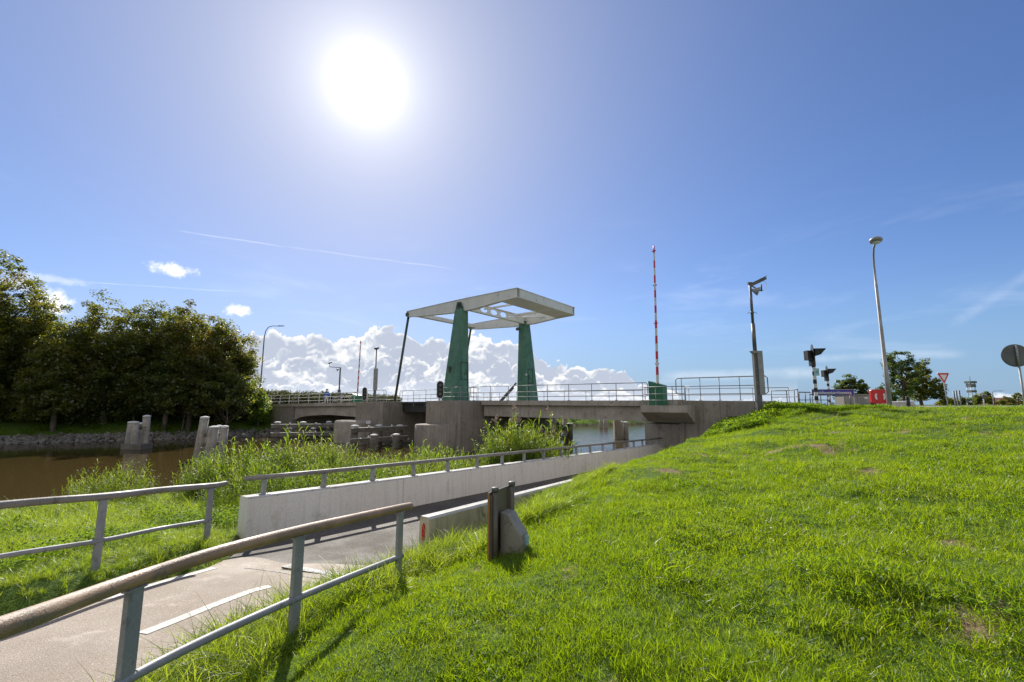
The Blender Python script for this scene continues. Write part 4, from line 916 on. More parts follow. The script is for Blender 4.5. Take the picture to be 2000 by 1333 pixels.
# give way sign
c = at(1843, 737, Y=34); o = thing('give_way_sign', (c.x + .25, c.y, -.2), 'red and white upside down triangle sign on a leaning grey post', 'road sign')
def tri(k, y): return [Vector((c.x + k * x, c.y + y, c.z + k * z)) for x, z in ((-.5, .30), (-.46, .36), (.46, .36), (.5, .30), (.045, -.50), (-.045, -.50))]
mb = MB(); mb.prism(tri(.90, 0)[::-1], (0, .03, 0)); bo = mb.build('border', 'white', o)
mb = MB(); mb.prism(tri(.83, -.006)[::-1], (0, .006, 0)); mb.build('face', 'red', o)
mb = MB(); mb.prism([p + Vector((0, 0, .005)) for p in tri(.50, -.012)][::-1], (0, .006, 0)); mb.build('inner_face', 'white', o)
mb = MB(); mb.tube([Vector((c.x + .12, c.y + .06, -.5)), Vector((c.x + .0, c.y + .06, c.z + .1))], .035, 8); mb.build('post', 'galv', o)
# round sign seen from behind
c = at(1983, 695, Y=16.3); o = thing('round_sign', (c.x, c.y, -.3), 'grey back of a large round sign on a post at the right edge', 'road sign')
mb = MB(); mb.lathe(c, [(.40, -.01), (.41, 0), (.41, .015), (.385, .02)], 40, axis=(-.3, -.95, 0)); mb.build('disc', 'sign_grey', o)
mb = MB(); mb.tube([c - Vector((0, 0, .40)) + Vector((0, -.07, 0)), Vector((c.x, c.y - .07, -.6))], .032, 10)
mb.tube([c - UZ * .4 + Vector((0, -.07, 0)), c + UZ * .36 + Vector((0, -.07, 0))], .032, 10); mb.build('post', 'galv', o)
# slim grey boards, backs turned
for k, (u, tv, lab) in enumerate(((1866, 764, 'left one of three slim grey sign boards seen from behind'), (1871, 763, 'middle one of three slim grey sign boards seen from behind'), (1877, 763, 'right one of three slim grey sign boards seen from behind'))):
    c = at(u, 792, Y=44 + k); z1 = at(u, tv, Y=44 + k).z; o = thing('sign_board', (c.x, c.y, -.2), lab, 'sign board', 'slim sign boards by the road')
    mb = MB(); mb.tube([Vector((c.x, c.y, -.4)), Vector((c.x - .03, c.y, z1))], .045, 8); mb.build('post', 'galv', o)
    mb = MB(); mb.obox(Vector((c.x - .02, c.y - .08, (z1 + .35) / 2 + .05)), (.75, .65, 0), (-.65, .75, 0), UZ, .15, .015, (z1 - .35) / 2 - .05); mb.build('panel', 'sign_grey', o)
# far watch tower
c = at(1902, 795, Y=150); H_ = at(1900, 745, Y=150).z + .8; o = thing('watch_tower', (c.x, c.y, -.8), 'distant pale tower with open platforms and an aerial', 'tower'); b_ = Vector((c.x, c.y, -.9))
mb = MB()
for sx in (-1, 1):
    for sy in (-1, 1): mb.tube([b_ + Vector((sx * .75, sy * .75, 0)), b_ + Vector((sx * .6, sy * .6, H_))], .16, 6)
mb.build('leg', 'white', o)
for f, h_ in ((.35, .35), (.62, .35), (.84, .5)): mb = MB(); mb.obox(b_ + UZ * H_ * f, (1, 0, 0), (0, 1, 0), UZ, .85, .85, h_); mb.build('platform', 'galv_dark' if f > .6 else 'teal', o)
mb = MB(); mb.obox(b_ + UZ * (H_ * .97), (1, 0, 0), (0, 1, 0), UZ, 1.05, 1.05, .35); mb.build('roof', 'galv_dark', o)
mb = MB(); mb.tube([b_ + UZ * H_, b_ + UZ * (H_ + 1.8)], .07, 6); mb.build('aerial', 'galv_dark', o)
for u, Y_, tv, lab in ((1863 + 60, 100, 770, 'thin pale pole left of the distant lamp post'), (1890, 110, 778, 'thin pole left of the watch tower')):
    c = at(u, 795, Y=Y_); z1 = at(u, tv, Y=Y_).z; o = thing('pole', (c.x, c.y, -.8), lab, 'pole', 'thin poles far away'); mb = MB(); mb.tube([Vector((c.x, c.y, -1)), Vector((c.x, c.y, z1))], .10, 6); mb.build('shaft', 'white', o)
    mb = MB(); mb.obox(Vector((c.x, c.y - .1, z1 - .6)), (1, 0, 0), (0, 1, 0), UZ, .3, .03, .5); mb.build('plate', 'sign_grey', o)
c = at(1972, 792, Y=170); o = thing('far_house', (c.x, c.y, -.8), 'distant low red brick house between the trees', 'house')
mb = MB(); mb.box(c.x - 6, c.x + 5, 170, 176, -1, 1.0); mb.build('wall', 'brick_far', o); mb = MB(); mb.prism([Vector((c.x - 6.3, 169.6, 1.0)), Vector((c.x - 6.3, 176.4, 1.0)), Vector((c.x - 6.3, 173, 2.6))], (11.6, 0, 0)); mb.build('roof', 'brick_far', o)

# ------------------------------------------------------------------ the person on the left span
def person(base, H, label):
    base = Vector(base); o = thing('person', base, label, 'person'); k = H / 1.78
    J = {'pelvis': (0, 0, .95), 'chest': (0, .02, 1.25), 'neck': (0, .01, 1.47), 'chin': (0, -.02, 1.55), 'head': (0, -.01, 1.66), 'crown': (0, 0, 1.75),
         'shl': (-.18, 0, 1.42), 'ell': (-.25, .04, 1.14), 'hal': (-.22, -.10, .92), 'shr': (.18, 0, 1.42), 'elr': (.25, .02, 1.14), 'har': (.22, -.14, .94),
         'hil': (-.09, 0, .90), 'knl': (-.11, -.10, .50), 'anl': (-.11, .02, .09), 'tol': (-.12, -.14, .03), 'hir': (.09, 0, .90), 'knr': (.10, .04, .49), 'anr': (.10, .24, .13), 'tor': (.10, .12, .04)}
    rad = {'pelvis': .15, 'chest': .17, 'neck': .06, 'chin': .075, 'head': .10, 'crown': .06, 'shl': .07, 'ell': .05, 'hal': .035, 'shr': .07, 'elr': .05, 'har': .035, 'hil': .10, 'knl': .065, 'anl': .045, 'tol': .04, 'hir': .10, 'knr': .065, 'anr': .045, 'tor': .04}
    E = [('pelvis', 'chest'), ('chest', 'neck'), ('neck', 'chin'), ('chin', 'head'), ('head', 'crown'), ('chest', 'shl'), ('shl', 'ell'), ('ell', 'hal'), ('chest', 'shr'), ('shr', 'elr'), ('elr', 'har'), ('pelvis', 'hil'), ('hil', 'knl'), ('knl', 'anl'), ('anl', 'tol'), ('pelvis', 'hir'), ('hir', 'knr'), ('knr', 'anr'), ('anr', 'tor')]
    def skin(name, names, mat, grow):
        idx = {n: i for i, n in enumerate(names)}; me = bpy.data.meshes.new(name)
        me.from_pydata([Vector(J[n]) * k for n in names], [(idx[a], idx[b]) for a, b in E if a in idx and b in idx], []); ob = bpy.data.objects.new(name, me); COL.objects.link(ob); ob.parent = o
        md = ob.modifiers.new('skin', 'SKIN'); 
        for n in names: v = me.skin_vertices[0].data[idx[n]]; v.radius = (rad[n] * k * grow,) * 2; v.use_root = (n == names[0])
        s2 = ob.modifiers.new('sub', 'SUBSURF'); s2.levels = 1; s2.render_levels = 1; me.materials.append(MATS[mat]); return ob
    skin('body', list(J), 'skin', .95); skin('jacket', ['chest', 'pelvis', 'neck', 'shl', 'ell', 'hal', 'shr', 'elr', 'har'], 'jacket', 1.22); skin('trousers', ['pelvis', 'hil', 'knl', 'anl', 'hir', 'knr', 'anr'], 'trousers', 1.15)
    hb = MB(); hb.lathe(base + Vector((0, .02, 1.64)) * k, [(.105, 0), (.115, .05), (.10, .10), (.05, .14), (.005, .15)], 14); hb.build('hair', 'hair', o)
tq = tpx(637, .9); person(BR(tq, .9, ez(tq) - .24), 1.78, 'person in a bright blue jacket and pale trousers walking on the left span')
# ------------------------------------------------------------------ plants: small meshes spread over points
def blades(name, n, h, w, spread, lean, mat, segs=3, curl=1., seed=0, tri=False):
    g = np.random.default_rng(seed); V = []; Q = []; T = []
    for i in range(n):
        a = g.uniform(0, 6.283); r = spread * math.sqrt(g.uniform()); bx, by = r * math.cos(a), r * math.sin(a)
        hh = h * g.uniform(.5, 1.1); ww = w * g.uniform(.6, 1.2); d = g.uniform(0, 6.283); le = lean * g.uniform(.2, 1.3)
        fa = d + g.normal(0, .9); sx, sy = -math.sin(fa), math.cos(fa); tn = g.uniform()
        b = len(V)
        for k in range(segs + 1):
            f = k / segs; wk = ww * (1 - f ** 1.6) * .5 + .0004; x = bx + math.cos(d) * le * hh * f ** 1.7; y = by + math.sin(d) * le * hh * f ** 1.7
            z = hh * (f - .28 * curl * le * f * f) - .012
            V += [(x - sx * wk, y - sy * wk, z), (x + sx * wk, y + sy * wk, z)]; T += [tn, tn]
            if k < segs: Q.append((b + 2 * k, b + 2 * k + 1, b + 2 * k + 3, b + 2 * k + 2))
    return npmesh(name, V, Q, mat, T, extra='unlinked')
def reedplant(name, h, seed, plume=False, nleaf=15, ll=.54):
    g = np.random.default_rng(seed); V = []; Q = []; T = []; M_ = []
    lx, ly = g.normal(0, .09, 2) * h
    def P(f): return np.array([lx * f * f, ly * f * f, h * f])
    tn = g.uniform()
    for (ax_, ay_) in ((1, 0), (0, 1)):
        b = len(V)
        for k in range(5):
            p = P(k / 4); w = .006 * (1 - .6 * k / 4); V += [tuple(p - np.array([ax_ * w, ay_ * w, 0])), tuple(p + np.array([ax_ * w, ay_ * w, 0]))]; T += [tn * .5 + .4] * 2
            if k < 4: Q.append((b + 2 * k, b + 2 * k + 1, b + 2 * k + 3, b + 2 * k + 2)); M_.append(0)
    az = g.uniform(0, 6.283)
    for i in range(nleaf):
        f0 = .22 + .78 * (i + .5) / nleaf; p0 = P(f0); az += math.pi + g.normal(0, .7); L = ll * g.uniform(.7, 1.25) * (1.1 - .35 * f0); w = .016 * g.uniform(.8, 1.3)
        el = g.uniform(.85, 1.3); dx, dy = math.cos(az), math.sin(az); b = len(V); tn = g.uniform(); droop = g.uniform(.35, .95); tw = g.normal(0, .5)
        for k in range(5):
            f = k / 4; q = p0 + np.array([dx * math.cos(el) * L * f * (1 + .2 * f), dy * math.cos(el) * L * f * (1 + .2 * f), L * (math.sin(el) * f - droop * f * f * .9)])
            wk = w * (math.sin(math.pi * min(1, .15 + .95 * f)) ** .7 if f < 1 else .02) * .6 + .0006; s_ = np.array([-dy * math.cos(tw), dx * math.cos(tw), math.sin(tw)]) * wk
            V += [tuple(q - s_), tuple(q + s_)]; T += [tn] * 2
            if k < 4: Q.append((b + 2 * k, b + 2 * k + 1, b + 2 * k + 3, b + 2 * k + 2)); M_.append(0)
    if plume:
        for i in range(46):
            f = g.uniform(0, 1); p0 = P(1) + np.array([lx * .3 * f, ly * .3 * f, f * .24]); d = g.normal(0, 1, 3); d[2] = abs(d[2]) * .8 + .2; d /= np.linalg.norm(d); d[0] += .5
            s_ = np.cross(d, g.normal(0, 1, 3)); s_ /= np.linalg.norm(s_) + 1e-6; l_ = .10 * (1.1 - f); b = len(V)
            V += [tuple(p0 - s_ * .003), tuple(p0 + s_ * .003), tuple(p0 + d * l_ + s_ * .009), tuple(p0 + d * l_ - s_ * .009)]; T += [f] * 4; Q.append((b, b + 1, b + 2, b + 3)); M_.append(1)
    o = npmesh(name, V, Q, ['reed', 'plume'], T, extra='unlinked'); o.data.polygons.foreach_set('material_index', M_[:len(o.data.polygons)]); return o
def herb(name, n, h, leaf, spread, mat, seed, asp=.62):
    g = np.random.default_rng(seed); V = []; Q = []; T = []
    for i in range(n):
        a = g.uniform(0, 6.283); r = spread * math.sqrt(g.uniform()); z = h * g.uniform(.15, 1.) * (1 - .4 * r / spread); c = np.array([r * math.cos(a), r * math.sin(a), z])
        d = np.array([math.cos(a + g.normal(0, .8)), math.sin(a + g.normal(0, .8)), g.normal(0, .45)]); d /= np.linalg.norm(d); u = np.array([g.normal(0, .35), g.normal(0, .35), 1.]); s_ = np.cross(d, u); s_ /= np.linalg.norm(s_)
        l = leaf * g.uniform(.6, 1.3); w = l * asp * .5; n_ = np.cross(s_, d); b = len(V); tn = g.uniform()
        V += [tuple(c), tuple(c + d * l * .45 - s_ * w + n_ * l * .06), tuple(c + d * l - n_ * l * .12), tuple(c + d * l * .45 + s_ * w + n_ * l * .06)]; T += [tn] * 4; Q.append((b, b + 1, b + 2, b + 3))
    return npmesh(name, V, Q, mat, T, extra='unlinked')
def scatter(name, label, pts, rot, scl, pick, sources, kind='stuff', cat=None):
    n = len(pts); me = bpy.data.meshes.new(name); me.vertices.add(n); me.vertices.foreach_set('co', np.asarray(pts, np.float32).ravel())
    for an, ty, data, key in (('rot', 'FLOAT_VECTOR', rot, 'vector'), ('scl', 'FLOAT', scl, 'value'), ('pick', 'INT', pick, 'value')):
        a = me.attributes.new(an, ty, 'POINT'); a.data.foreach_set(key, np.asarray(data, np.int32 if ty == 'INT' else np.float32).ravel())
    o = bpy.data.objects.new(name, me); COL.objects.link(o); tag(o, label, cat, None, kind)
    ng = bpy.data.node_groups.new(name, 'GeometryNodeTree'); ng.interface.new_socket('Geometry', in_out='INPUT', socket_type='NodeSocketGeometry'); ng.interface.new_socket('Geometry', in_out='OUTPUT', socket_type='NodeSocketGeometry')
    gi = ng.nodes.new('NodeGroupInput'); go = ng.nodes.new('NodeGroupOutput'); ip = ng.nodes.new('GeometryNodeInstanceOnPoints'); jn = ng.nodes.new('GeometryNodeJoinGeometry')
    for s_ in reversed(sources):      # the join lists its last link first
        oi = ng.nodes.new('GeometryNodeObjectInfo'); oi.inputs['Object'].default_value = s_; oi.inputs['As Instance'].default_value = True; ng.links.new(oi.outputs['Geometry'], jn.inputs[0])
    ip.inputs['Pick Instance'].default_value = True
    def attr(nm, ty): a = ng.nodes.new('GeometryNodeInputNamedAttribute'); a.data_type = ty; a.inputs[0].default_value = nm; return a.outputs[0]
    ng.links.new(gi.outputs[0], ip.inputs['Points']); ng.links.new(jn.outputs[0], ip.inputs['Instance']); ng.links.new(attr('pick', 'INT'), ip.inputs['Instance Index'])
    er = ng.nodes.new('FunctionNodeEulerToRotation'); ng.links.new(attr('rot', 'FLOAT_VECTOR'), er.inputs[0]); ng.links.new(er.outputs[0], ip.inputs['Rotation'])
    ng.links.new(attr('scl', 'FLOAT'), ip.inputs['Scale']); ng.links.new(ip.outputs[0], go.inputs[0])
    md = o.modifiers.new('scatter', 'NODES'); md.node_group = ng; return o
def polar(n, r0, r1, a0, a1, pw):
    """n points round the camera's feet, density falling with distance"""
    u = RNG.uniform(0, 1, n); r = (r0 ** pw + u * (r1 ** pw - r0 ** pw)) ** (1 / pw); a = np.radians(RNG.uniform(a0, a1, n)); return r * np.sin(a), r * np.cos(a), r
def inst(X, Y, lift=-.01, tilt=.22, s0=.7, s1=1.25, npick=4):
    n = len(X); Z = ground(X, Y) + lift; rot = np.c_[RNG.normal(0, tilt, n), RNG.normal(0, tilt, n), RNG.uniform(0, 6.283, n)]
    return np.c_[X, Y, Z], rot, RNG.uniform(s0, s1, n), RNG.integers(0, npick, n)
def onland(X, Y, near=.0): return (-sdf(NEARLAND, X, Y) > near) & (sdf(PATHPOLY, X, Y) > .03)
def pcoord(X, Y): return (X - B0.x) * .6 + (Y - B0.y) * .8
def tcoord(X, Y): return (X - B0.x) * -.8 + (Y - B0.y) * .6
def rside(X, Y): return (X - LC.x) * .8077 - (Y - LC.y) * .5896      # distance to the right of the low wall line
def isright(X, Y): return np.where(Y > 6.2, rside(X, Y) > .27, X > np.interp(Y, [-6, -1, 1.8, 3, 4.4, 5.45, 6.4], [-4.6, -3.5, -3.05, -2.9, -2.75, -2.46, -2.05]) + .02)
lawn = [blades('tuft', 18, .072, .0052, .055, .8, 'grass', 3, seed=s) for s in range(4)] + [blades('tuft', 16, .105, .0056, .06, .95, 'grass', 3, seed=9), blades('dry_tuft', 12, .045, .004, .07, 1.3, 'dry', 2, seed=10), herb('clover', 26, .05, .022, .07, 'herb', 11, .9)]
longg = [blades('long_tuft', 22, .30, .0085, .09, 1.15, 'grass_long', 5, 1.5, seed=20 + s) for s in range(4)]
# the mown slope
X, Y, r = polar(165000, 2., 40, -62, 66, .62)
ok = onland(X, Y) & isright(X, Y) & (pcoord(X, Y) < -.15 + np.where(tcoord(X, Y) > -1, -.1, 2.)); X, Y, r = X[ok], Y[ok], r[ok]
patchy = vnoise(X, Y, .45, 3) * .6 + vnoise(X, Y, .17, 4) * .4; big = vnoise(X, Y, 1.6, 5)
bn = bareness(X, Y) + RNG.normal(0, .05, len(X)); bare = bn > .745
keep = (~bare | (RNG.uniform(0, 1, len(X)) < .30)); X, Y, r, patchy, big, bare = [q[keep] for q in (X, Y, r, patchy, big, bare)]
P_, ro, s_, pk = inst(X, Y, tilt=.28); s_ = s_ * (.42 + .95 * patchy ** 1.4 + .55 * big) * (1 + np.clip(r - 6, 0, 30) * .028); pk = np.where(RNG.uniform(0, 1, len(X)) < .12, 4, pk); clov = vnoise(X, Y, 1.3, 77); pk = np.where((clov > .60) & (RNG.uniform(0, 1, len(X)) < .13), 6, pk); pk = np.where(bare | (RNG.uniform(0, 1, len(X)) < .02), 5, pk)
ro[:, 0] += .25 * np.sin(X * 1.3 + Y) ; tag(scatter('lawn_grass', 'short bright green mown grass on the embankment slope', P_, ro, s_, pk, lawn), cat='grass')
# rough grass on the verges, beside the low wall, and on the left bank
def verge(n, box, cond, seed, tiltx=0.):
    X = RNG.uniform(box[0], box[1], n); Y = RNG.uniform(box[2], box[3], n); ok = onland(X, Y) & cond(X, Y); return X[ok], Y[ok]
A = verge(26000, (-4, 4, 1.6, 12), lambda X, Y: isright(X, Y) & (np.where(Y > 7.4, rside(X, Y) < .95, (sdf(PATHPOLY, X, Y) < .35 + 1.0 * vnoise(X, Y, .6, 21)))) & (RNG.uniform(0, 1, len(X)) < .8), 1)
A2 = verge(3800, (-1.6, 1.5, 4.5, 8.8), lambda X, Y: isright(X, Y) & (rside(X, Y) < 1.7) & (vnoise(X, Y, .5, 31) > .45), 1)
Bq = verge(60000, (-24, -3.9, 1, 16), lambda X, Y: ~isright(X, Y) & (sdf(PATHPOLY, X, Y) < 10) & (RNG.uniform(0, 1, len(X)) < np.clip(9.5 / np.hypot(X, Y), 0, 1) ** 1.5), 2)
X = np.r_[A[0], A2[0]]; Y = np.r_[A[1], A2[1]]
P_, ro, s_, pk = inst(X, Y, tilt=.38); s_ *= .62 + .62 * vnoise(X, Y, .35, 12); s_ *= np.where((Y > 7.2) & (rside(X, Y) < .8), .6, 1.)
tag(scatter('verge_grass', 'longer tangled grass hanging over the edge of the path and round the low wall', P_, ro, s_, pk, longg), cat='grass')
X, Y = Bq; sp = sdf(PATHPOLY, X, Y); P_, ro, s_, pk = inst(X, Y, tilt=.25); s_ *= np.clip(.38 + .16 * sp, .38, 1.25) * (.7 + .6 * vnoise(X, Y, .7, 13))
tag(scatter('bank_grass', 'rough tall grass on the canal bank left of the path', P_, ro, s_, pk, longg), cat='grass')
# leafy undergrowth: bank, and the steep corner below the abutment
herbs = [herb('leafy_clump', 60, .30, .062, .20, 'herb', 40 + s) for s in range(4)]
weeds = [herb('weed', 60, .26, .045, .16, 'herb', 50 + s, .4) for s in range(4)]
X = RNG.uniform(-20, -4, 5200); Y = RNG.uniform(3, 15, 5200); sp = sdf(PATHPOLY, X, Y); ok = onland(X, Y) & ~isright(X, Y) & (sp > .7) & (vnoise(X, Y, 1., 17) > .62); X, Y = X[ok], Y[ok]
pw_ = RNG.uniform(0, 1, 5200); X2 = (WC.x + WD.x * pw_ * 16) - WN.x * (.45 + RNG.uniform(0, 2.2, 5200)); Y2 = (WC.y + WD.y * pw_ * 16) - WN.y * (.45 + RNG.uniform(0, 2.2, 5200)); ok = (-sdf(NEARLAND, X2, Y2) > .02); X = np.r_[X, X2[ok]]; Y = np.r_[Y, Y2[ok]]
P_, ro, s_, pk = inst(X, Y, tilt=.2); tag(scatter('bank_undergrowth', 'low leafy weeds between the parapet wall and the reeds', P_, ro, s_ * 1.1, pk, weeds), cat='undergrowth')
X = RNG.uniform(3.5, 22, 26000); Y = RNG.uniform(15, 25.5, 26000); t_ = tcoord(X, Y); p_ = pcoord(X, Y)
edge = np.interp(t_, [-5.5, -3.5, 0, 2, 4, 7, 11], [.2, -2.2, -4.4, -5.4, -5.6, -4.6, -2.]) * (.7 + .6 * vnoise(X, Y, 1.4, 23)); ok = onland(X, Y) & isright(X, Y) & (p_ < .12) & (p_ > edge) & (vnoise(X, Y, .7, 24) > .22); X, Y = X[ok], Y[ok]
P_, ro, s_, pk = inst(X, Y, tilt=.3); s_ *= (.55 + .95 * vnoise(X, Y, .9, 25)) * np.where(tcoord(X, Y) < -.8, .62, 1.); tag(scatter('slope_undergrowth', 'dark green bramble and nettle tangle on the steep corner below the abutment', P_, ro, s_, pk, herbs), cat='undergrowth')
# reeds
reeds = [reedplant('reed', 1.5 + .12 * s, 60 + s) for s in range(5)] + [reedplant('reed_in_flower', 2.0, 70, True), reedplant('reed_in_flower', 2.15, 71, True)]
def reedbed(name, label, blobs, smin=.6):
    XX, YY, SS = [], [], []
    for (cx, cy, rx, ry, n, h) in blobs:
        a = RNG.uniform(0, 6.283, n); r = np.sqrt(RNG.uniform(0, 1, n)); XX.append(cx + rx * r * np.cos(a)); YY.append(cy + ry * r * np.sin(a)); SS.append(h * (1.12 - .35 * r ** 2) * RNG.uniform(smin, 1.1, n))
    X, Y, S = map(np.concatenate, (XX, YY, SS)); side = ((X - WC.x) * WN.x + (Y - WC.y) * WN.y) < -.5; ok = ((sdf(NEARLAND, X, Y) < .8) & side & (sdf(PATHPOLY, X, Y) > .5)); X, Y, S = X[ok], Y[ok], S[ok]
    S = S * (.72 + .50 * vnoise(X, Y, .75, 91)); P_, ro, s_, pk = inst(X, Y, tilt=.15, npick=5); P_[:, 2] = np.maximum(P_[:, 2], WATER - .1)
    return P_, ro, S, pk
def C_(u, v, z): q = at(u, v, z=z); return q.x, q.y
def ztop(v, Y): return at(1000, v, Y=Y).z
def blob(u, Y, vt, rx, ry, n):
    x = at(u, 790, Y=Y).x; g = max(hz(x, Y), WATER - .1); return (x, Y, rx, ry, n, (ztop(vt, Y) - g) / 1.95)
bl = [blob(215, 13.6, 915, .9, .7, 120), blob(262, 13.8, 908, 1.0, .7, 150), blob(330, 14.6, 940, 1.3, .5, 60), blob(420, 14.4, 895, 1.0, .8, 200), blob(470, 14.4, 876, 1.2, 1.0, 300), blob(535, 14.6, 878, 1.3, 1.0, 320), blob(600, 14.8, 872, 1.3, 1.0, 300), blob(655, 15.6, 862, 1.0, .8, 240), blob(700, 15.2, 888, 1.1, .8, 160), blob(760, 15.8, 880, 1.3, 1.0, 240), blob(820, 16.2, 878, 1.3, 1.0, 240), blob(880, 16.6, 876, 1.3, 1.0, 240), blob(940, 17.0, 872, 1.2, .9, 220), blob(600, 12.6, 905, 1.3, .9, 200), blob(720, 13.6, 900, 1.3, .8, 200), blob(850, 14.8, 890, 1.3, .8, 200), blob(500, 12.2, 915, 1.2, .8, 160)]
P_, ro, s_, pk = reedbed('r', '', bl); tag(scatter('reed_bed', 'bright green reeds along the water behind the parapet wall', P_, ro, s_, pk, reeds), cat='reeds')
bl = [blob(965, 17.3, 836, .5, .6, 90), blob(1000, 17.4, 826, .7, .7, 200), blob(1035, 17.6, 822, .7, .7, 220), blob(1072, 18.0, 824, .6, .8, 200), blob(1088, 18.6, 838, .4, .6, 90)]
P_, ro, s_, pk = reedbed('r', '', bl); tall = (RNG.uniform(0, 1, len(pk)) < .10); pk = np.where(tall, 5 + (pk % 2), pk); s_ = np.where(tall, s_ * .93, s_)
tag(scatter('tall_reeds', 'stand of tall reeds with brown plumes in front of the right span', P_, ro, s_, pk, reeds), cat='reeds')
X = RNG.uniform(-60, 30, 9000); Y = RNG.uniform(38, 90, 9000); s2 = -sdf(FARLAND, X, Y); ok = (s2 > .3) & (s2 < 7) & (RNG.uniform(0, 1, len(X)) < .6); X, Y = X[ok], Y[ok]
P_, ro, s_, pk = inst(X, Y, tilt=.25); tag(scatter('far_bank_plants', 'low green plants along the far bank', P_, ro, s_ * 2.0, pk, herbs + longg[:0]), cat='undergrowth')
# riprap along the far bank
def rockmesh(seed):
    g = np.random.default_rng(seed); import bmesh as bm_; b = bm_.new(); bm_.ops.create_icosphere(b, subdivisions=2, radius=1)
    V = np.array([v.co[:] for v in b.verts]); Fq = [[v.index for v in f.verts] for f in b.faces]; b.free(); 
    for k in range(7): n = g.normal(0, 1, 3); n /= np.linalg.norm(n); d = V @ n; lim = g.uniform(.45, .8); V -= np.outer(np.clip(d - lim, 0, None), n)
    V *= np.array([1, .75, .55]); me = npmesh('stone', V, Fq, 'rock', extra='unlinked'); return me
rocks = [rockmesh(s) for s in range(4)]
q = np.array([FARLAND[i] for i in range(2, 7)], float); L = resample(q, 2600); X = L[:, 0] + RNG.normal(0, .1, len(L)); Y = L[:, 1] + RNG.uniform(-.5, 1.5, len(L)); P_, ro, s_, pk = inst(X, Y, lift=.05, tilt=.6); P_[:, 2] = np.maximum(P_[:, 2], WATER - .02)
tag(scatter('riprap', 'row of grey stones along the waterline of the far bank', P_, ro, RNG.uniform(.14, .36, len(X)), pk, rocks), cat='stones')

# ------------------------------------------------------------------ trees
def leafcloud(cl, n_per, size, seed, flat=.7, droop=0.):
    """cl: rows x,y,z,radius,tint; returns diamond leaves"""
    g = np.random.default_rng(seed); C = np.repeat(cl[:, :3], n_per, 0); rad = np.repeat(cl[:, 3], n_per); T = np.repeat(cl[:, 4], n_per); n = len(C)
    d = g.normal(0, 1, (n, 3)); d /= np.linalg.norm(d, axis=1)[:, None]; rr = g.uniform(0, 1, n) ** .45; c = C + d * (rad * rr)[:, None] * np.array([1, 1, flat])
    u = g.normal(0, 1, (n, 3)); u[:, 2] *= .6; u /= np.linalg.norm(u, axis=1)[:, None]; v = np.cross(u, g.normal(0, 1, (n, 3)) * np.array([.5, .5, 1]) + np.array([0, 0, .8])); v /= np.linalg.norm(v, axis=1)[:, None] + 1e-9
    l = size * g.uniform(.55, 1.35, n)[:, None]; V = np.stack([c - u * l * .5, c + v * l * .28, c + u * l * .5, c - v * l * .28], 1).reshape(-1, 3)
    t_ = np.clip(T + g.normal(0, .10, n), 0, .999); return V, np.arange(n * 4).reshape(n, 4), np.repeat(t_, 4)
def crown_clusters(c, r, n, seed, crad, tint0=0., tintw=.6, low=-.8):
    g = np.random.default_rng(seed); d = g.normal(0, 1, (n * 2, 3)); d /= np.linalg.norm(d, axis=1)[:, None]; d = d[d[:, 2] > low][:n]
    lob = 1 + .16 * np.sin(3 * np.arctan2(d[:, 1], d[:, 0]) + seed) * np.cos(2.4 * d[:, 2] + seed) + .12 * np.sin(7 * d[:, 0] + seed * 2) * np.sin(6 * d[:, 1] + 1.7 * seed)
    rr = (g.uniform(.30, 1., len(d)) ** .6) * lob; P = np.array(c) + d * rr[:, None] * np.array(r)
    lt = tint0 + tintw * g.uniform(0, 1, len(d)); return np.c_[P, crad * g.uniform(.6, 1.3, len(d)), lt]
def tree(label, base, top_z, crowns, mat='foliage', group=None, name='tree', leaf=.34, ncl=150, per=70, trunk_r=.22, bark='bark', seed=1, tint0=0., tintw=.6, crad=.85):
    base = Vector(base); o = thing(name, base, label, 'tree' if name.endswith('tree') else 'shrub', group); g = np.random.default_rng(seed)
    CLs = [crown_clusters(c, r, max(6, int(ncl * f)), seed + i * 7, crad, tint0, tintw) for i, (c, r, f) in enumerate(crowns)]; cl = np.vstack(CLs)
    V, Qd, T = leafcloud(cl, per, leaf, seed); npmesh('crown', V - np.array(base), Qd, mat, T, parent=o)
    mb = MB(); cz = crowns[0][0]; tp = Vector((cz[0], cz[1], cz[2] + crowns[0][1][2] * .35)); mid = base.lerp(tp, .45) + Vector((g.normal(0, .25), g.normal(0, .2), 0))
    mb.tube([base - UZ * .4, base + UZ * .1, mid, tp], [trunk_r * 1.35, trunk_r * 1.1, trunk_r * .8, trunk_r * .3], 9)
    for k in range(min(16, len(cl))):
        q = Vector(cl[int(g.integers(0, len(cl)))][:3]); f = g.uniform(.3, .8); a = (base.lerp(mid, f / .45) if f < .45 else mid.lerp(tp, (f - .45) / .55)); m_ = a.lerp(q, .5) + Vector((0, 0, -.2))
        mb.tube([a, m_, q], [trunk_r * .38, trunk_r * .22, trunk_r * .06], 6)
    mb.build('trunk', bark, o); return o
def tpos(u, Y): q = at(u, 790, Y=Y); return q.x, Y
GB = -1.9
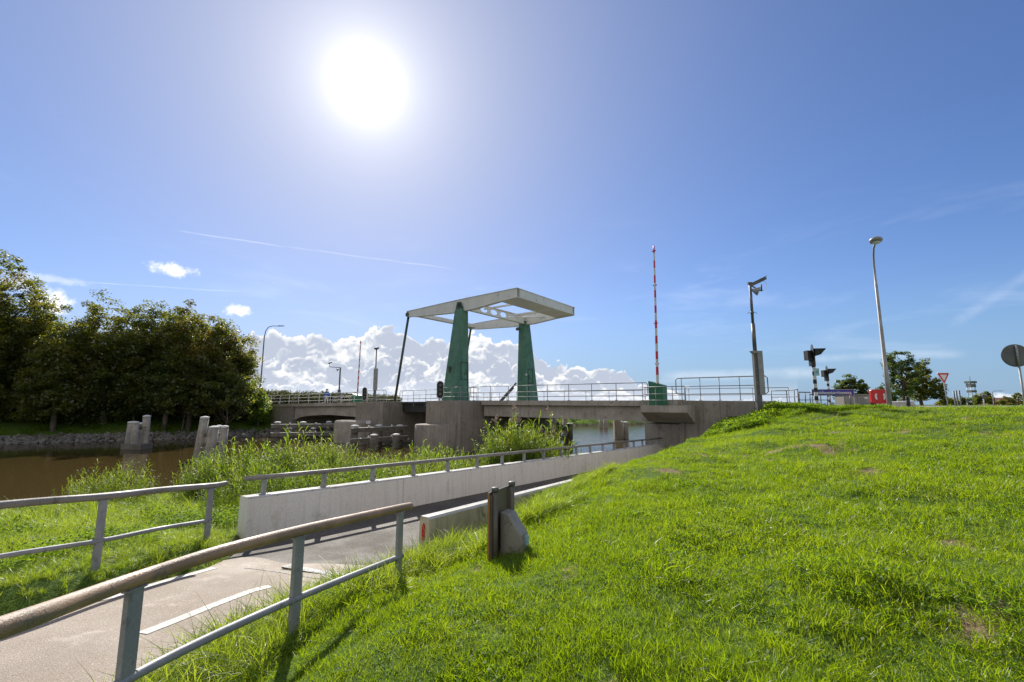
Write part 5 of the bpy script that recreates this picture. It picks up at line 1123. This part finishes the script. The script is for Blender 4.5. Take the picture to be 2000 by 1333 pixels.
def stdtree(label, u, Y, vt, wpx, vb=800, **kw):
    x, y = tpos(u, Y); zt = ztop(vt, Y); zb = ztop(vb, Y); w = wpx / F * Y / 2; kw['ncl'] = int(kw.get('ncl', 150) * 1.5); kw.setdefault('leaf', .25); kw.setdefault('per', 120)
    cr = [((x, y, (zt + zb) / 2), (w * .92, w * .75, (zt - zb) / 2 * .93), .6), ((x - w * .35, y - .3, zb + (zt - zb) * .38), (w * .62, w * .6, (zt - zb) * .33), .25), ((x + w * .35, y - .2, zb + (zt - zb) * .42), (w * .6, w * .6, (zt - zb) * .32), .25), ((x, y - .4, zb + (zt - zb) * .16), (w * .95, w * .6, (zt - zb) * .24), .4), ((x, y + 2.5, zb + (zt - zb) * .04), (w * .95, w * .5, (zt - zb) * .2), .35)]
    return tree(label, (x, y, hz(x, y)), zt, cr, **kw)
G = 'trees on the far bank of the canal'
stdtree('tall tree at the left edge of the picture, reaching above the others', -70, 44, 478, 250, 800, seed=3, ncl=230, group=G, trunk_r=.35)
stdtree('brown tinged tree beside the tall one at the left edge', 45, 47, 580, 150, 800, seed=4, tint0=.25, ncl=150, group=G)
stdtree('broad rounded tree with a pale trunk in the middle of the far bank group', 205, 48, 578, 210, 795, seed=5, ncl=230, group=G, bark='bark_pale', trunk_r=.30)
stdtree('dense dark tree right of the pale trunk', 305, 52, 585, 170, 795, seed=6, ncl=190, group=G)
stdtree('tree with orange tinged top in the right half of the far bank group', 372, 50, 580, 150, 795, seed=7, tint0=.35, tintw=.6, ncl=180, group=G)
stdtree('last big tree of the far bank group, its branches reaching toward the bridge', 425, 53, 628, 150, 800, seed=8, ncl=180, group=G, tint0=.1)
stdtree('pale willow like tree low in front of the dark group', 325, 49, 660, 120, 800, seed=12, ncl=90, group=G, mat='foliage_pale')
stdtree('low dark tree at the left below the tall one', 110, 45, 640, 130, 815, seed=13, ncl=130, group=G)
for k, (u, Y, vt, w, lab) in enumerate(((20, 60, 600, 190, 'back row tree behind the left edge trees'), (150, 62, 640, 180, 'back row tree behind the broad rounded tree'), (280, 64, 650, 190, 'back row tree behind the dark middle trees'), (400, 66, 660, 170, 'back row tree behind the last big tree'))):
    stdtree(lab, u, Y, vt, w, 800, seed=20 + k, ncl=120, group=G, leaf=.42)
def shrub(label, u, Y, vt, vb, wpx, seed, mat='foliage', grp='shrubs on the far bank', **kw):
    x, y = tpos(u, Y); zt = ztop(vt, Y); zb = ztop(vb, Y); w = wpx / F * Y / 2
    return tree(label, (x, y, hz(x, y)), zt, [((x, y, (zt + zb) / 2), (w, w * .7, (zt - zb) / 2), 1.)], mat=mat, group=grp, name='shrub', seed=seed, trunk_r=.07, crad=.55, **kw)
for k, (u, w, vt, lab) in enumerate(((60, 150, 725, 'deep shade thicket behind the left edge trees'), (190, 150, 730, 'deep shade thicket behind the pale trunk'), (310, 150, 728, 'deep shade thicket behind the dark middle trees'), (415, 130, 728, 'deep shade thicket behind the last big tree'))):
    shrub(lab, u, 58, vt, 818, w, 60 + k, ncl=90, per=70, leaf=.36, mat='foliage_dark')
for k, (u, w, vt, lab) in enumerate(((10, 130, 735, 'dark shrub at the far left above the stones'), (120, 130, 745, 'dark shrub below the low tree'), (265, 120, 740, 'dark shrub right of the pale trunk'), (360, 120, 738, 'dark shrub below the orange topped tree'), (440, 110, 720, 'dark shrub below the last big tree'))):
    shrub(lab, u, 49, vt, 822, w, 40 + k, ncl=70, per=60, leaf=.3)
shrub('bushy green shrub between the trees and the lamp post', 478, 55, 735, 828, 60, 50, ncl=60, per=60, leaf=.28, mat='foliage_fresh')
shrub('sunlit yellow green shrub at the left end of the bridge', 508, 54, 765, 838, 38, 51, ncl=50, per=60, leaf=.26, mat='foliage_fresh')
shrub('thin bare branched shrub beside the left lamp post', 495, 60, 722, 800, 30, 52, ncl=16, per=26, leaf=.24)
# far woods behind the left span and on the horizon: one mass of foliage
def woods(name, label, segs, mat="foliage_dark"):
    CL = []; g = np.random.default_rng(5)
    for (u0, u1, Y, v0, v1, n, cr) in segs:
        for i in range(n):
            f = g.uniform(); u = u0 + (u1 - u0) * f; v = v0 + (v1 - v0) * f; y = Y * g.uniform(.93, 1.1); zt = ztop(v, y) * g.uniform(.75, 1.0) + 0; x = at(u, 790, Y=y).x; z = g.uniform(-1.2, 1) ** 1 * zt if zt > 0 else zt; z = -1 + (zt + 1) * math.sqrt(g.uniform()) - cr * .5
            CL.append((x, y, z, cr * g.uniform(.6, 1.2), g.uniform(0, .6)))
    V, Qd, T = leafcloud(np.array(CL), 36, .42, 9); return tag(npmesh(name, V, Qd, mat, T), label, 'woods', None, 'stuff')
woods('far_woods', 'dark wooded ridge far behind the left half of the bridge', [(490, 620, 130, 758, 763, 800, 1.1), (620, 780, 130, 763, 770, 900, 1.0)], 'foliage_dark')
# trees at the right beyond the road
G2 = 'trees beyond the road at the right'
x, y = tpos(1768, 68); 
tree('tall loose tree behind the lamp post at the right, its top pale green', (x, y, hz(x, y)), 8, [((x, y, ztop(722, 68)), (2.2, 2., 3.1), .7), ((x - 1.0, y, ztop(765, 68)), (2.6, 2.2, 2.2), .5)], group=G2, seed=61, ncl=90, per=60, leaf=.34, mat='foliage_pale', crad=.6)
x, y = tpos(1800, 70); tree('dark tree between the pale topped tree and the triangular sign', (x, y, hz(x, y)), 7, [((x - .4, y, ztop(755, 70)), (2.6, 2.1, 3.0), .8), ((x + 2., y, ztop(768, 70)), (1.7, 1.8, 2.2), .4), ((x + .8, y, ztop(722, 70)), (.7, .8, 1.6), .15)], group=G2, seed=62, ncl=100, per=70, leaf=.32, crad=.6)
x, y = tpos(1668, 80); tree('rounded dense tree behind the street name board', (x, y, hz(x, y)), 6, [((x, y, ztop(768, 80)), (2.5, 2.3, 3.2), .8), ((x + 2.2, y, ztop(778, 80)), (1.8, 1.8, 1.5), .3), ((x - 1.5, y, ztop(770, 80)), (1.6, 1.6, 2.), .3)], group=G2, seed=63, ncl=110, per=80, leaf=.32, mat='foliage_pale', crad=.55)
x, y = tpos(1850, 75); tree('low bush behind the triangular sign post', (x, y, hz(x, y)), 2, [((x, y, -.0), (1.8, 1.4, 1.4), 1.)], name='shrub', group=G2, seed=64, ncl=36, per=60, leaf=.3, crad=.5, trunk_r=.06)
for k, (u, vt, w, lab) in enumerate(((1885, 777, 16, 'small far tree left of the watch tower'), (1915, 768, 14, 'small far tree touching the watch tower'), (1932, 766, 12, 'pointed far tree between the tower and the thin lamp post'), (1968, 776, 20, 'low far tree right of the distant lamp post'), (1990, 768, 18, 'rounded far tree at the right edge behind the round sign'))):
    Y_ = 140 + 6 * k; x, y = tpos(u, Y_); zt = ztop(vt, Y_); w_ = w / F * Y_ / 2 * 1.3
    tree(lab, (x, y, hz(x, y)), zt, [((x, y, (zt - .6) / 2), (w_, w_, (zt + .8) / 2), 1.)], group='small far trees on the right horizon', seed=70 + k, ncl=40, per=40, leaf=.5, crad=.7, trunk_r=.12)
woods('horizon_hedge', 'low dark hedge line on the right horizon', [(1850, 2060, 190, 783, 783, 300, 1.3), (1560, 1760, 160, 786, 786, 160, 1.1)])
# tuning values of the sky
SKY_SAT = 1.1; SKY_VAL = 1.06; SKY_TINT = (.67, .72, .90); DUST = .3; VEIL = (.17, .315, .50)
CL_BRIGHT = (.80, .80, .80); CL_GREY = (.40, .45, .55)
GLOW_R = 3.0; GLOW_A = .22; GW1 = (.82, 4.3); GW2 = (.03, 24.); HAZE = (.375, .405, .525)
SUN_E = 5.0; EXPOSURE = 0.4
# ------------------------------------------------------------------ sky, clouds, sun
wd = bpy.data.worlds.new('World'); sc.world = wd; wd.use_nodes = True; nt = wd.node_tree; nt.nodes.clear(); t = NT(nt)
out = nt.nodes.new('ShaderNodeOutputWorld'); bg = nt.nodes.new('ShaderNodeBackground')
sky = nt.nodes.new('ShaderNodeTexSky'); sky.sky_type = 'NISHITA'; sky.sun_disc = False; sky.sun_elevation = SEL; sky.sun_rotation = SAZ
sky.air_density = 1.0; sky.dust_density = DUST; sky.ozone_density = 3.; sky.altitude = 0
dirv = t.vm('NORMALIZE', t.n('ShaderNodeTexCoord').outputs['Generated'])
sx = t.n('ShaderNodeSeparateXYZ', i_0=dirv); dx, dy, dz = sx.outputs
K = 10.0     # Background strength is .1, so a radiance L is written K*L
base = t.n('ShaderNodeHueSaturation', i_Color=sky.outputs[0]); base.inputs['Saturation'].default_value = SKY_SAT; base.inputs['Value'].default_value = SKY_VAL
col = t.vm('MULTIPLY', base.outputs[0], SKY_TINT)
cosg = t.vm('DOT_PRODUCT', dirv, tuple(SUN)); ang = t.m('ARCCOSINE', t.m('MINIMUM', cosg, .99999))
deg = t.m('MULTIPLY', ang, 57.2958)
az = t.m('MULTIPLY', t.m('ARCTAN2', dx, dy), 57.2958); el = t.m('MULTIPLY', t.m('ARCSINE', dz), 57.2958)
P2 = t.n('ShaderNodeCombineXYZ', i_0=az, i_1=el).outputs[0]
# clouds: a bank of cumulus low above the horizon, drawn back to front
def azel(u, v): q = at(u, v, Y=1.); return math.degrees(math.atan2(q.x, q.y)), math.degrees(math.atan2(q.z, math.hypot(q.x, q.y)))
def profile(pts):
    a = [azel(u, v) for u, v in pts]; lo, hi = a[0][0], a[-1][0]; cr = t.n('ShaderNodeFloatCurve'); cm = cr.mapping; c = cm.curves[0]
    fx = t.m('DIVIDE', t.m('SUBTRACT', az, lo), hi - lo, clamp=True)
    for i, (x, y) in enumerate(a):
        X = (x - lo) / (hi - lo); Yv = max(0, y) / 15.
        if i == 0: c.points[0].location = (0, Yv)
        elif i == len(a) - 1: c.points[-1].location = (1, Yv)
        else: c.points.new(X, Yv)
    for p in c.points: p.handle_type = 'AUTO'
    cm.update(); t.put(cr.inputs['Value'], fx); return t.m('MULTIPLY', cr.outputs[0], 15.)
def vor(vec, scale, detail=2., rough=.55):
    nd = nt.nodes.new('ShaderNodeTexVoronoi'); nd.feature = 'F1'; nd.voronoi_dimensions = '2D'; t.put(nd.inputs['Vector'], vec); nd.inputs['Scale'].default_value = scale
    nd.inputs['Detail'].default_value = detail; nd.inputs['Roughness'].default_value = rough; nd.normalize = False
    return nd.outputs['Distance']
def cumulus(col, prof, seed, scale, amp, bright, grey, flatbase, soft=.22):
    off = t.vm('ADD', P2, (seed * 13.1, seed * 7.7, seed * 3.3)); warp = t.noise(off, scale * 1.1, 2, .5, out='Color')
    q = t.vm('ADD', off, t.vm('MULTIPLY', t.vm('SUBTRACT', warp, (.5, .5, .5)), (.9 / scale,) * 3))
    def hgt(v):          # round bumps carrying smaller round bumps
        a = vor(v, scale, 0.); b = vor(v, scale * 2.7, 1., .6)
        return t.m('SUBTRACT', 1., t.m('ADD', t.m('MULTIPLY', t.m('MULTIPLY', a, a), 1.1), t.m('MULTIPLY', b, .38)))
    h0 = hgt(q); h1 = hgt(t.vm('ADD', q, (-.05 / scale, .16 / scale, 0)))
    fine = t.noise(q, scale * 7, 3, .65)
    edge = t.m('MULTIPLY_ADD', t.m('SUBTRACT', h0, .55), amp, t.m('MULTIPLY', t.m('SUBTRACT', fine, .5), .35))
    dens = t.m('ADD', t.m('SUBTRACT', prof, el), edge)
    mask = t.ss(dens, 0., soft)
    relief = t.m('SUBTRACT', h0, h1)                      # sides of the bumps that face the light
    rim = t.m('SUBTRACT', 1., t.ss(dens, .0, .9))
    broad = t.noise(off, scale * .5, 3, .6)
    lit = t.m('ADD', t.m('MULTIPLY_ADD', relief, 1.7, t.m('MULTIPLY', rim, .75)), t.m('ADD', t.ss(broad, .40, .64, -.45, .50), t.m('MULTIPLY', t.m('SUBTRACT', fine, .5), .35)), clamp=True)
    c = t.mix(t.ss(lit, -.1, 1.), grey, bright)
    mask = t.m('MULTIPLY', mask, t.ss(el, flatbase - .5, flatbase + .5))
    return t.mix(mask, col, c), mask
BR_ = tuple(K * x for x in CL_BRIGHT); GR_ = tuple(K * x for x in CL_GREY)
# pale veil near the horizon below the cumulus
inaz = t.m('MULTIPLY', t.ss(az, -36, -28), t.ss(az, 22, 8))
veil = t.m('MULTIPLY', t.ss(el, 14, -1.), .8); col = t.mix(veil, col, t.mix(t.ss(az, 14, -22), tuple(K * x for x in VEIL), tuple(K * x for x in (.36, .41, .54))))
# small single clouds
def puff(col, u, v, ru, rv, seed, str_=.85):
    a, e = azel(u, v); k = 57.3 / F
    d = t.vm('LENGTH', t.n('ShaderNodeCombineXYZ', i_0=t.m('DIVIDE', t.m('SUBTRACT', az, a), ru * k), i_1=t.m('DIVIDE', t.m('SUBTRACT', el, e), rv * k)).outputs[0])
    n = t.noise(t.vm('ADD', P2, (seed * 9., 0, 0)), .9, 5, .65); f = t.ss(t.m('ADD', d, t.m('MULTIPLY', t.m('SUBTRACT', n, .5), 1.9)), 1.0, .25)
    return t.mix(t.m('MULTIPLY', f, str_), col, tuple(K * x for x in (.98, .98, 1.0)))
# condensation trails: great circles
def trail(col, u0, v0, u1, v1, w, s_, fade=True):
    a = at(u0, v0, Y=1.).normalized(); b = at(u1, v1, Y=1.).normalized(); n = a.cross(b).normalized(); m_ = (a + b).normalized(); half = a.angle(b) / 2
    d = t.m('ABSOLUTE', t.m('ADD', t.vm('DOT_PRODUCT', dirv, tuple(n)), t.m('MULTIPLY', t.m('SUBTRACT', t.noise(dirv, 14, 3, .5), .5), .006)))
    tn = n.cross(m_).normalized(); al = t.m('DIVIDE', t.vm('DOT_PRODUCT', dirv, tuple(tn)), math.sin(half))
    f = t.m('MULTIPLY', t.ss(d, w, 0.), t.ss(t.m('ABSOLUTE', al), 1., .7)); f = t.m('MULTIPLY', f, t.ss(t.noise(dirv, 26, 3, .6), .25, .6, .35, 1.)); f = t.m('MULTIPLY', f, t.ss(t.vm('DOT_PRODUCT', dirv, tuple(m_)), .2, .4))
    return t.mix(t.m('MULTIPLY', f, s_), col, tuple(K * x for x in (.95, .96, 1.0)))
def overlays(col):
    col = puff(col, 338, 527, 34, 13, 1); col = puff(col, 98, 590, 26, 24, 2, .95); col = puff(col, 465, 608, 24, 12, 3); col = puff(col, 40, 556, 26, 12, 4, .6); col = puff(col, 1965, 780, 40, 9, 5, .6); col = puff(col, 90, 545, 60, 8, 6, .3)
    col = trail(col, 340, 450, 560, 484, .002, .24); col = trail(col, 540, 480, 900, 528, .002, .20); col = trail(col, 120, 548, 480, 571, .0016, .2)
    col = trail(col, 1850, 640, 2080, 490, .012, .10); col = trail(col, 1560, 702, 1900, 690, .010, .16); col = trail(col, 1280, 735, 1640, 728, .016, .22)
    cz = t.vm('MULTIPLY', P2, (.06, .26, 1)); cn = t.noise(cz, 1., 5, .6, dist=.4)
    cir = t.m('MULTIPLY', t.ss(cn, .50, .78), t.m('MULTIPLY', t.m('MULTIPLY', t.ss(el, 26, 8), .18), t.ss(t.m('ABSOLUTE', az), 72, 60))); col = t.mix(cir, col, tuple(K * x for x in (.82, .88, 1.0)))
    return col
hz_ = t.m('MULTIPLY', t.m('EXPONENT', t.m('MULTIPLY', t.m('POWER', t.m('DIVIDE', deg, 25.), 1.4), -1.)), .93)
col = t.mix(hz_, col, tuple(K * x for x in HAZE))            # bright thin haze round the sun
rear_fill = t.m('MULTIPLY', t.ss(t.noise(dirv, 2.6, 4, .55), .40, .60), t.m('MULTIPLY', t.ss(dy, .10, -.25), t.ss(dz, -.02, .12)))     # invented bright cloud behind the viewer, added to lift and warm the fill light
col = t.mix(rear_fill, col, tuple(K * x for x in (.72, .67, .60)))
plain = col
some = overlays(plain)
col, m1 = cumulus(col, profile([(380, 775), (470, 672), (515, 640), (560, 660), (610, 655), (655, 662), (700, 655), (755, 640), (800, 655), (850, 665), (905, 655), (955, 655), (1000, 668), (1045, 694), (1090, 712), (1140, 720), (1190, 722), (1240, 742), (1290, 757), (1340, 778), (1400, 790)]), 1., .36, 2.0, BR_, GR_, .3)
col, m2 = cumulus(col, profile([(420, 790), (480, 725), (560, 700), (640, 700), (700, 722), (770, 680), (830, 705), (900, 688), (960, 680), (1000, 700), (1050, 730), (1110, 735), (1170, 745), (1230, 765), (1300, 785)]), 2., .46, 1.6, BR_, tuple(x * .97 for x in GR_), .3)
col, m3 = cumulus(col, profile([(400, 790), (480, 765), (560, 748), (650, 745), (740, 760), (820, 742), (900, 745), (1000, 752), (1080, 762), (1180, 770), (1290, 788)]), 3., .75, 1., BR_, tuple(x * 1.08 for x in GR_), .0)
col = t.mix(t.ss(el, 3.2, -.3, 0., .55), col, tuple(K * x for x in (.60, .65, .73)))
full = overlays(col)
# the bright haze round the sun
def gl(a, s): return t.m('MULTIPLY', t.m('EXPONENT', t.m('MULTIPLY', deg, -1. / s)), a)
g2 = t.m('MULTIPLY', t.m('EXPONENT', t.m('MULTIPLY', t.m('MULTIPLY', deg, deg), -1. / (GLOW_R * GLOW_R))), GLOW_A)
gsum = t.m('ADD', g2, t.m('ADD', gl(GW1[0], GW1[1]), gl(GW2[0], GW2[1])))
gc = t.vm('SCALE', (1., .96, .86)); nt.nodes[-1]
gcn = nt.nodes[-1]; t.put(gcn.inputs['Scale'], t.m('MULTIPLY', gsum, K))
def back(c): b = nt.nodes.new('ShaderNodeBackground'); t.put(b.inputs[0], t.vm('ADD', c, gcn.outputs[0])); b.inputs[1].default_value = .1; return b.outputs[0]
def pick(f, a, b): m_ = nt.nodes.new('ShaderNodeMixShader'); t.put(m_.inputs[0], f); nt.links.new(a, m_.inputs[1]); nt.links.new(b, m_.inputs[2]); return m_.outputs[0]
inner = t.m('MULTIPLY', t.m('LESS_THAN', el, 12.), t.m('MULTIPLY', t.m('GREATER_THAN', az, -42.), t.m('LESS_THAN', az, 32.)))      # where the cumulus bank is
outer = t.m('MULTIPLY', t.m('LESS_THAN', el, 34.), t.m('LESS_THAN', t.m('ABSOLUTE', az), 75.))
outer = t.m('MULTIPLY', outer, t.m('GREATER_THAN', el, -1.)); inner = t.m('MULTIPLY', inner, t.m('GREATER_THAN', el, -1.))
nt.links.new(pick(outer, back(plain), pick(inner, back(some), back(full))), out.inputs[0])
wd.cycles.sampling_method = 'MANUAL'; wd.cycles.sample_map_resolution = 512
sl = bpy.data.lights.new('sun', 'SUN'); sl.energy = SUN_E; sl.angle = R(.53); sl.color = (1., .95, .86)
so = bpy.data.objects.new('sun', sl); COL.objects.link(so); so.rotation_euler = (-SUN).to_track_quat('-Z', 'Y').to_euler(); so.location = (-10, 30, 40)
vs = sc.view_settings; vs.view_transform = 'Standard'; vs.look = 'None'; vs.gamma = 1; vs.use_curve_mapping = False; vs.exposure = EXPOSURE
sc.render.engine = 'CYCLES'; cy = sc.cycles; cy.max_bounces = 5; cy.diffuse_bounces = 2; cy.transmission_bounces = 3; cy.glossy_bounces = 2; cy.caustics_reflective = False; cy.caustics_refractive = False; cy.sample_clamp_indirect = 6
try: cy.use_denoising = True
except Exception: pass
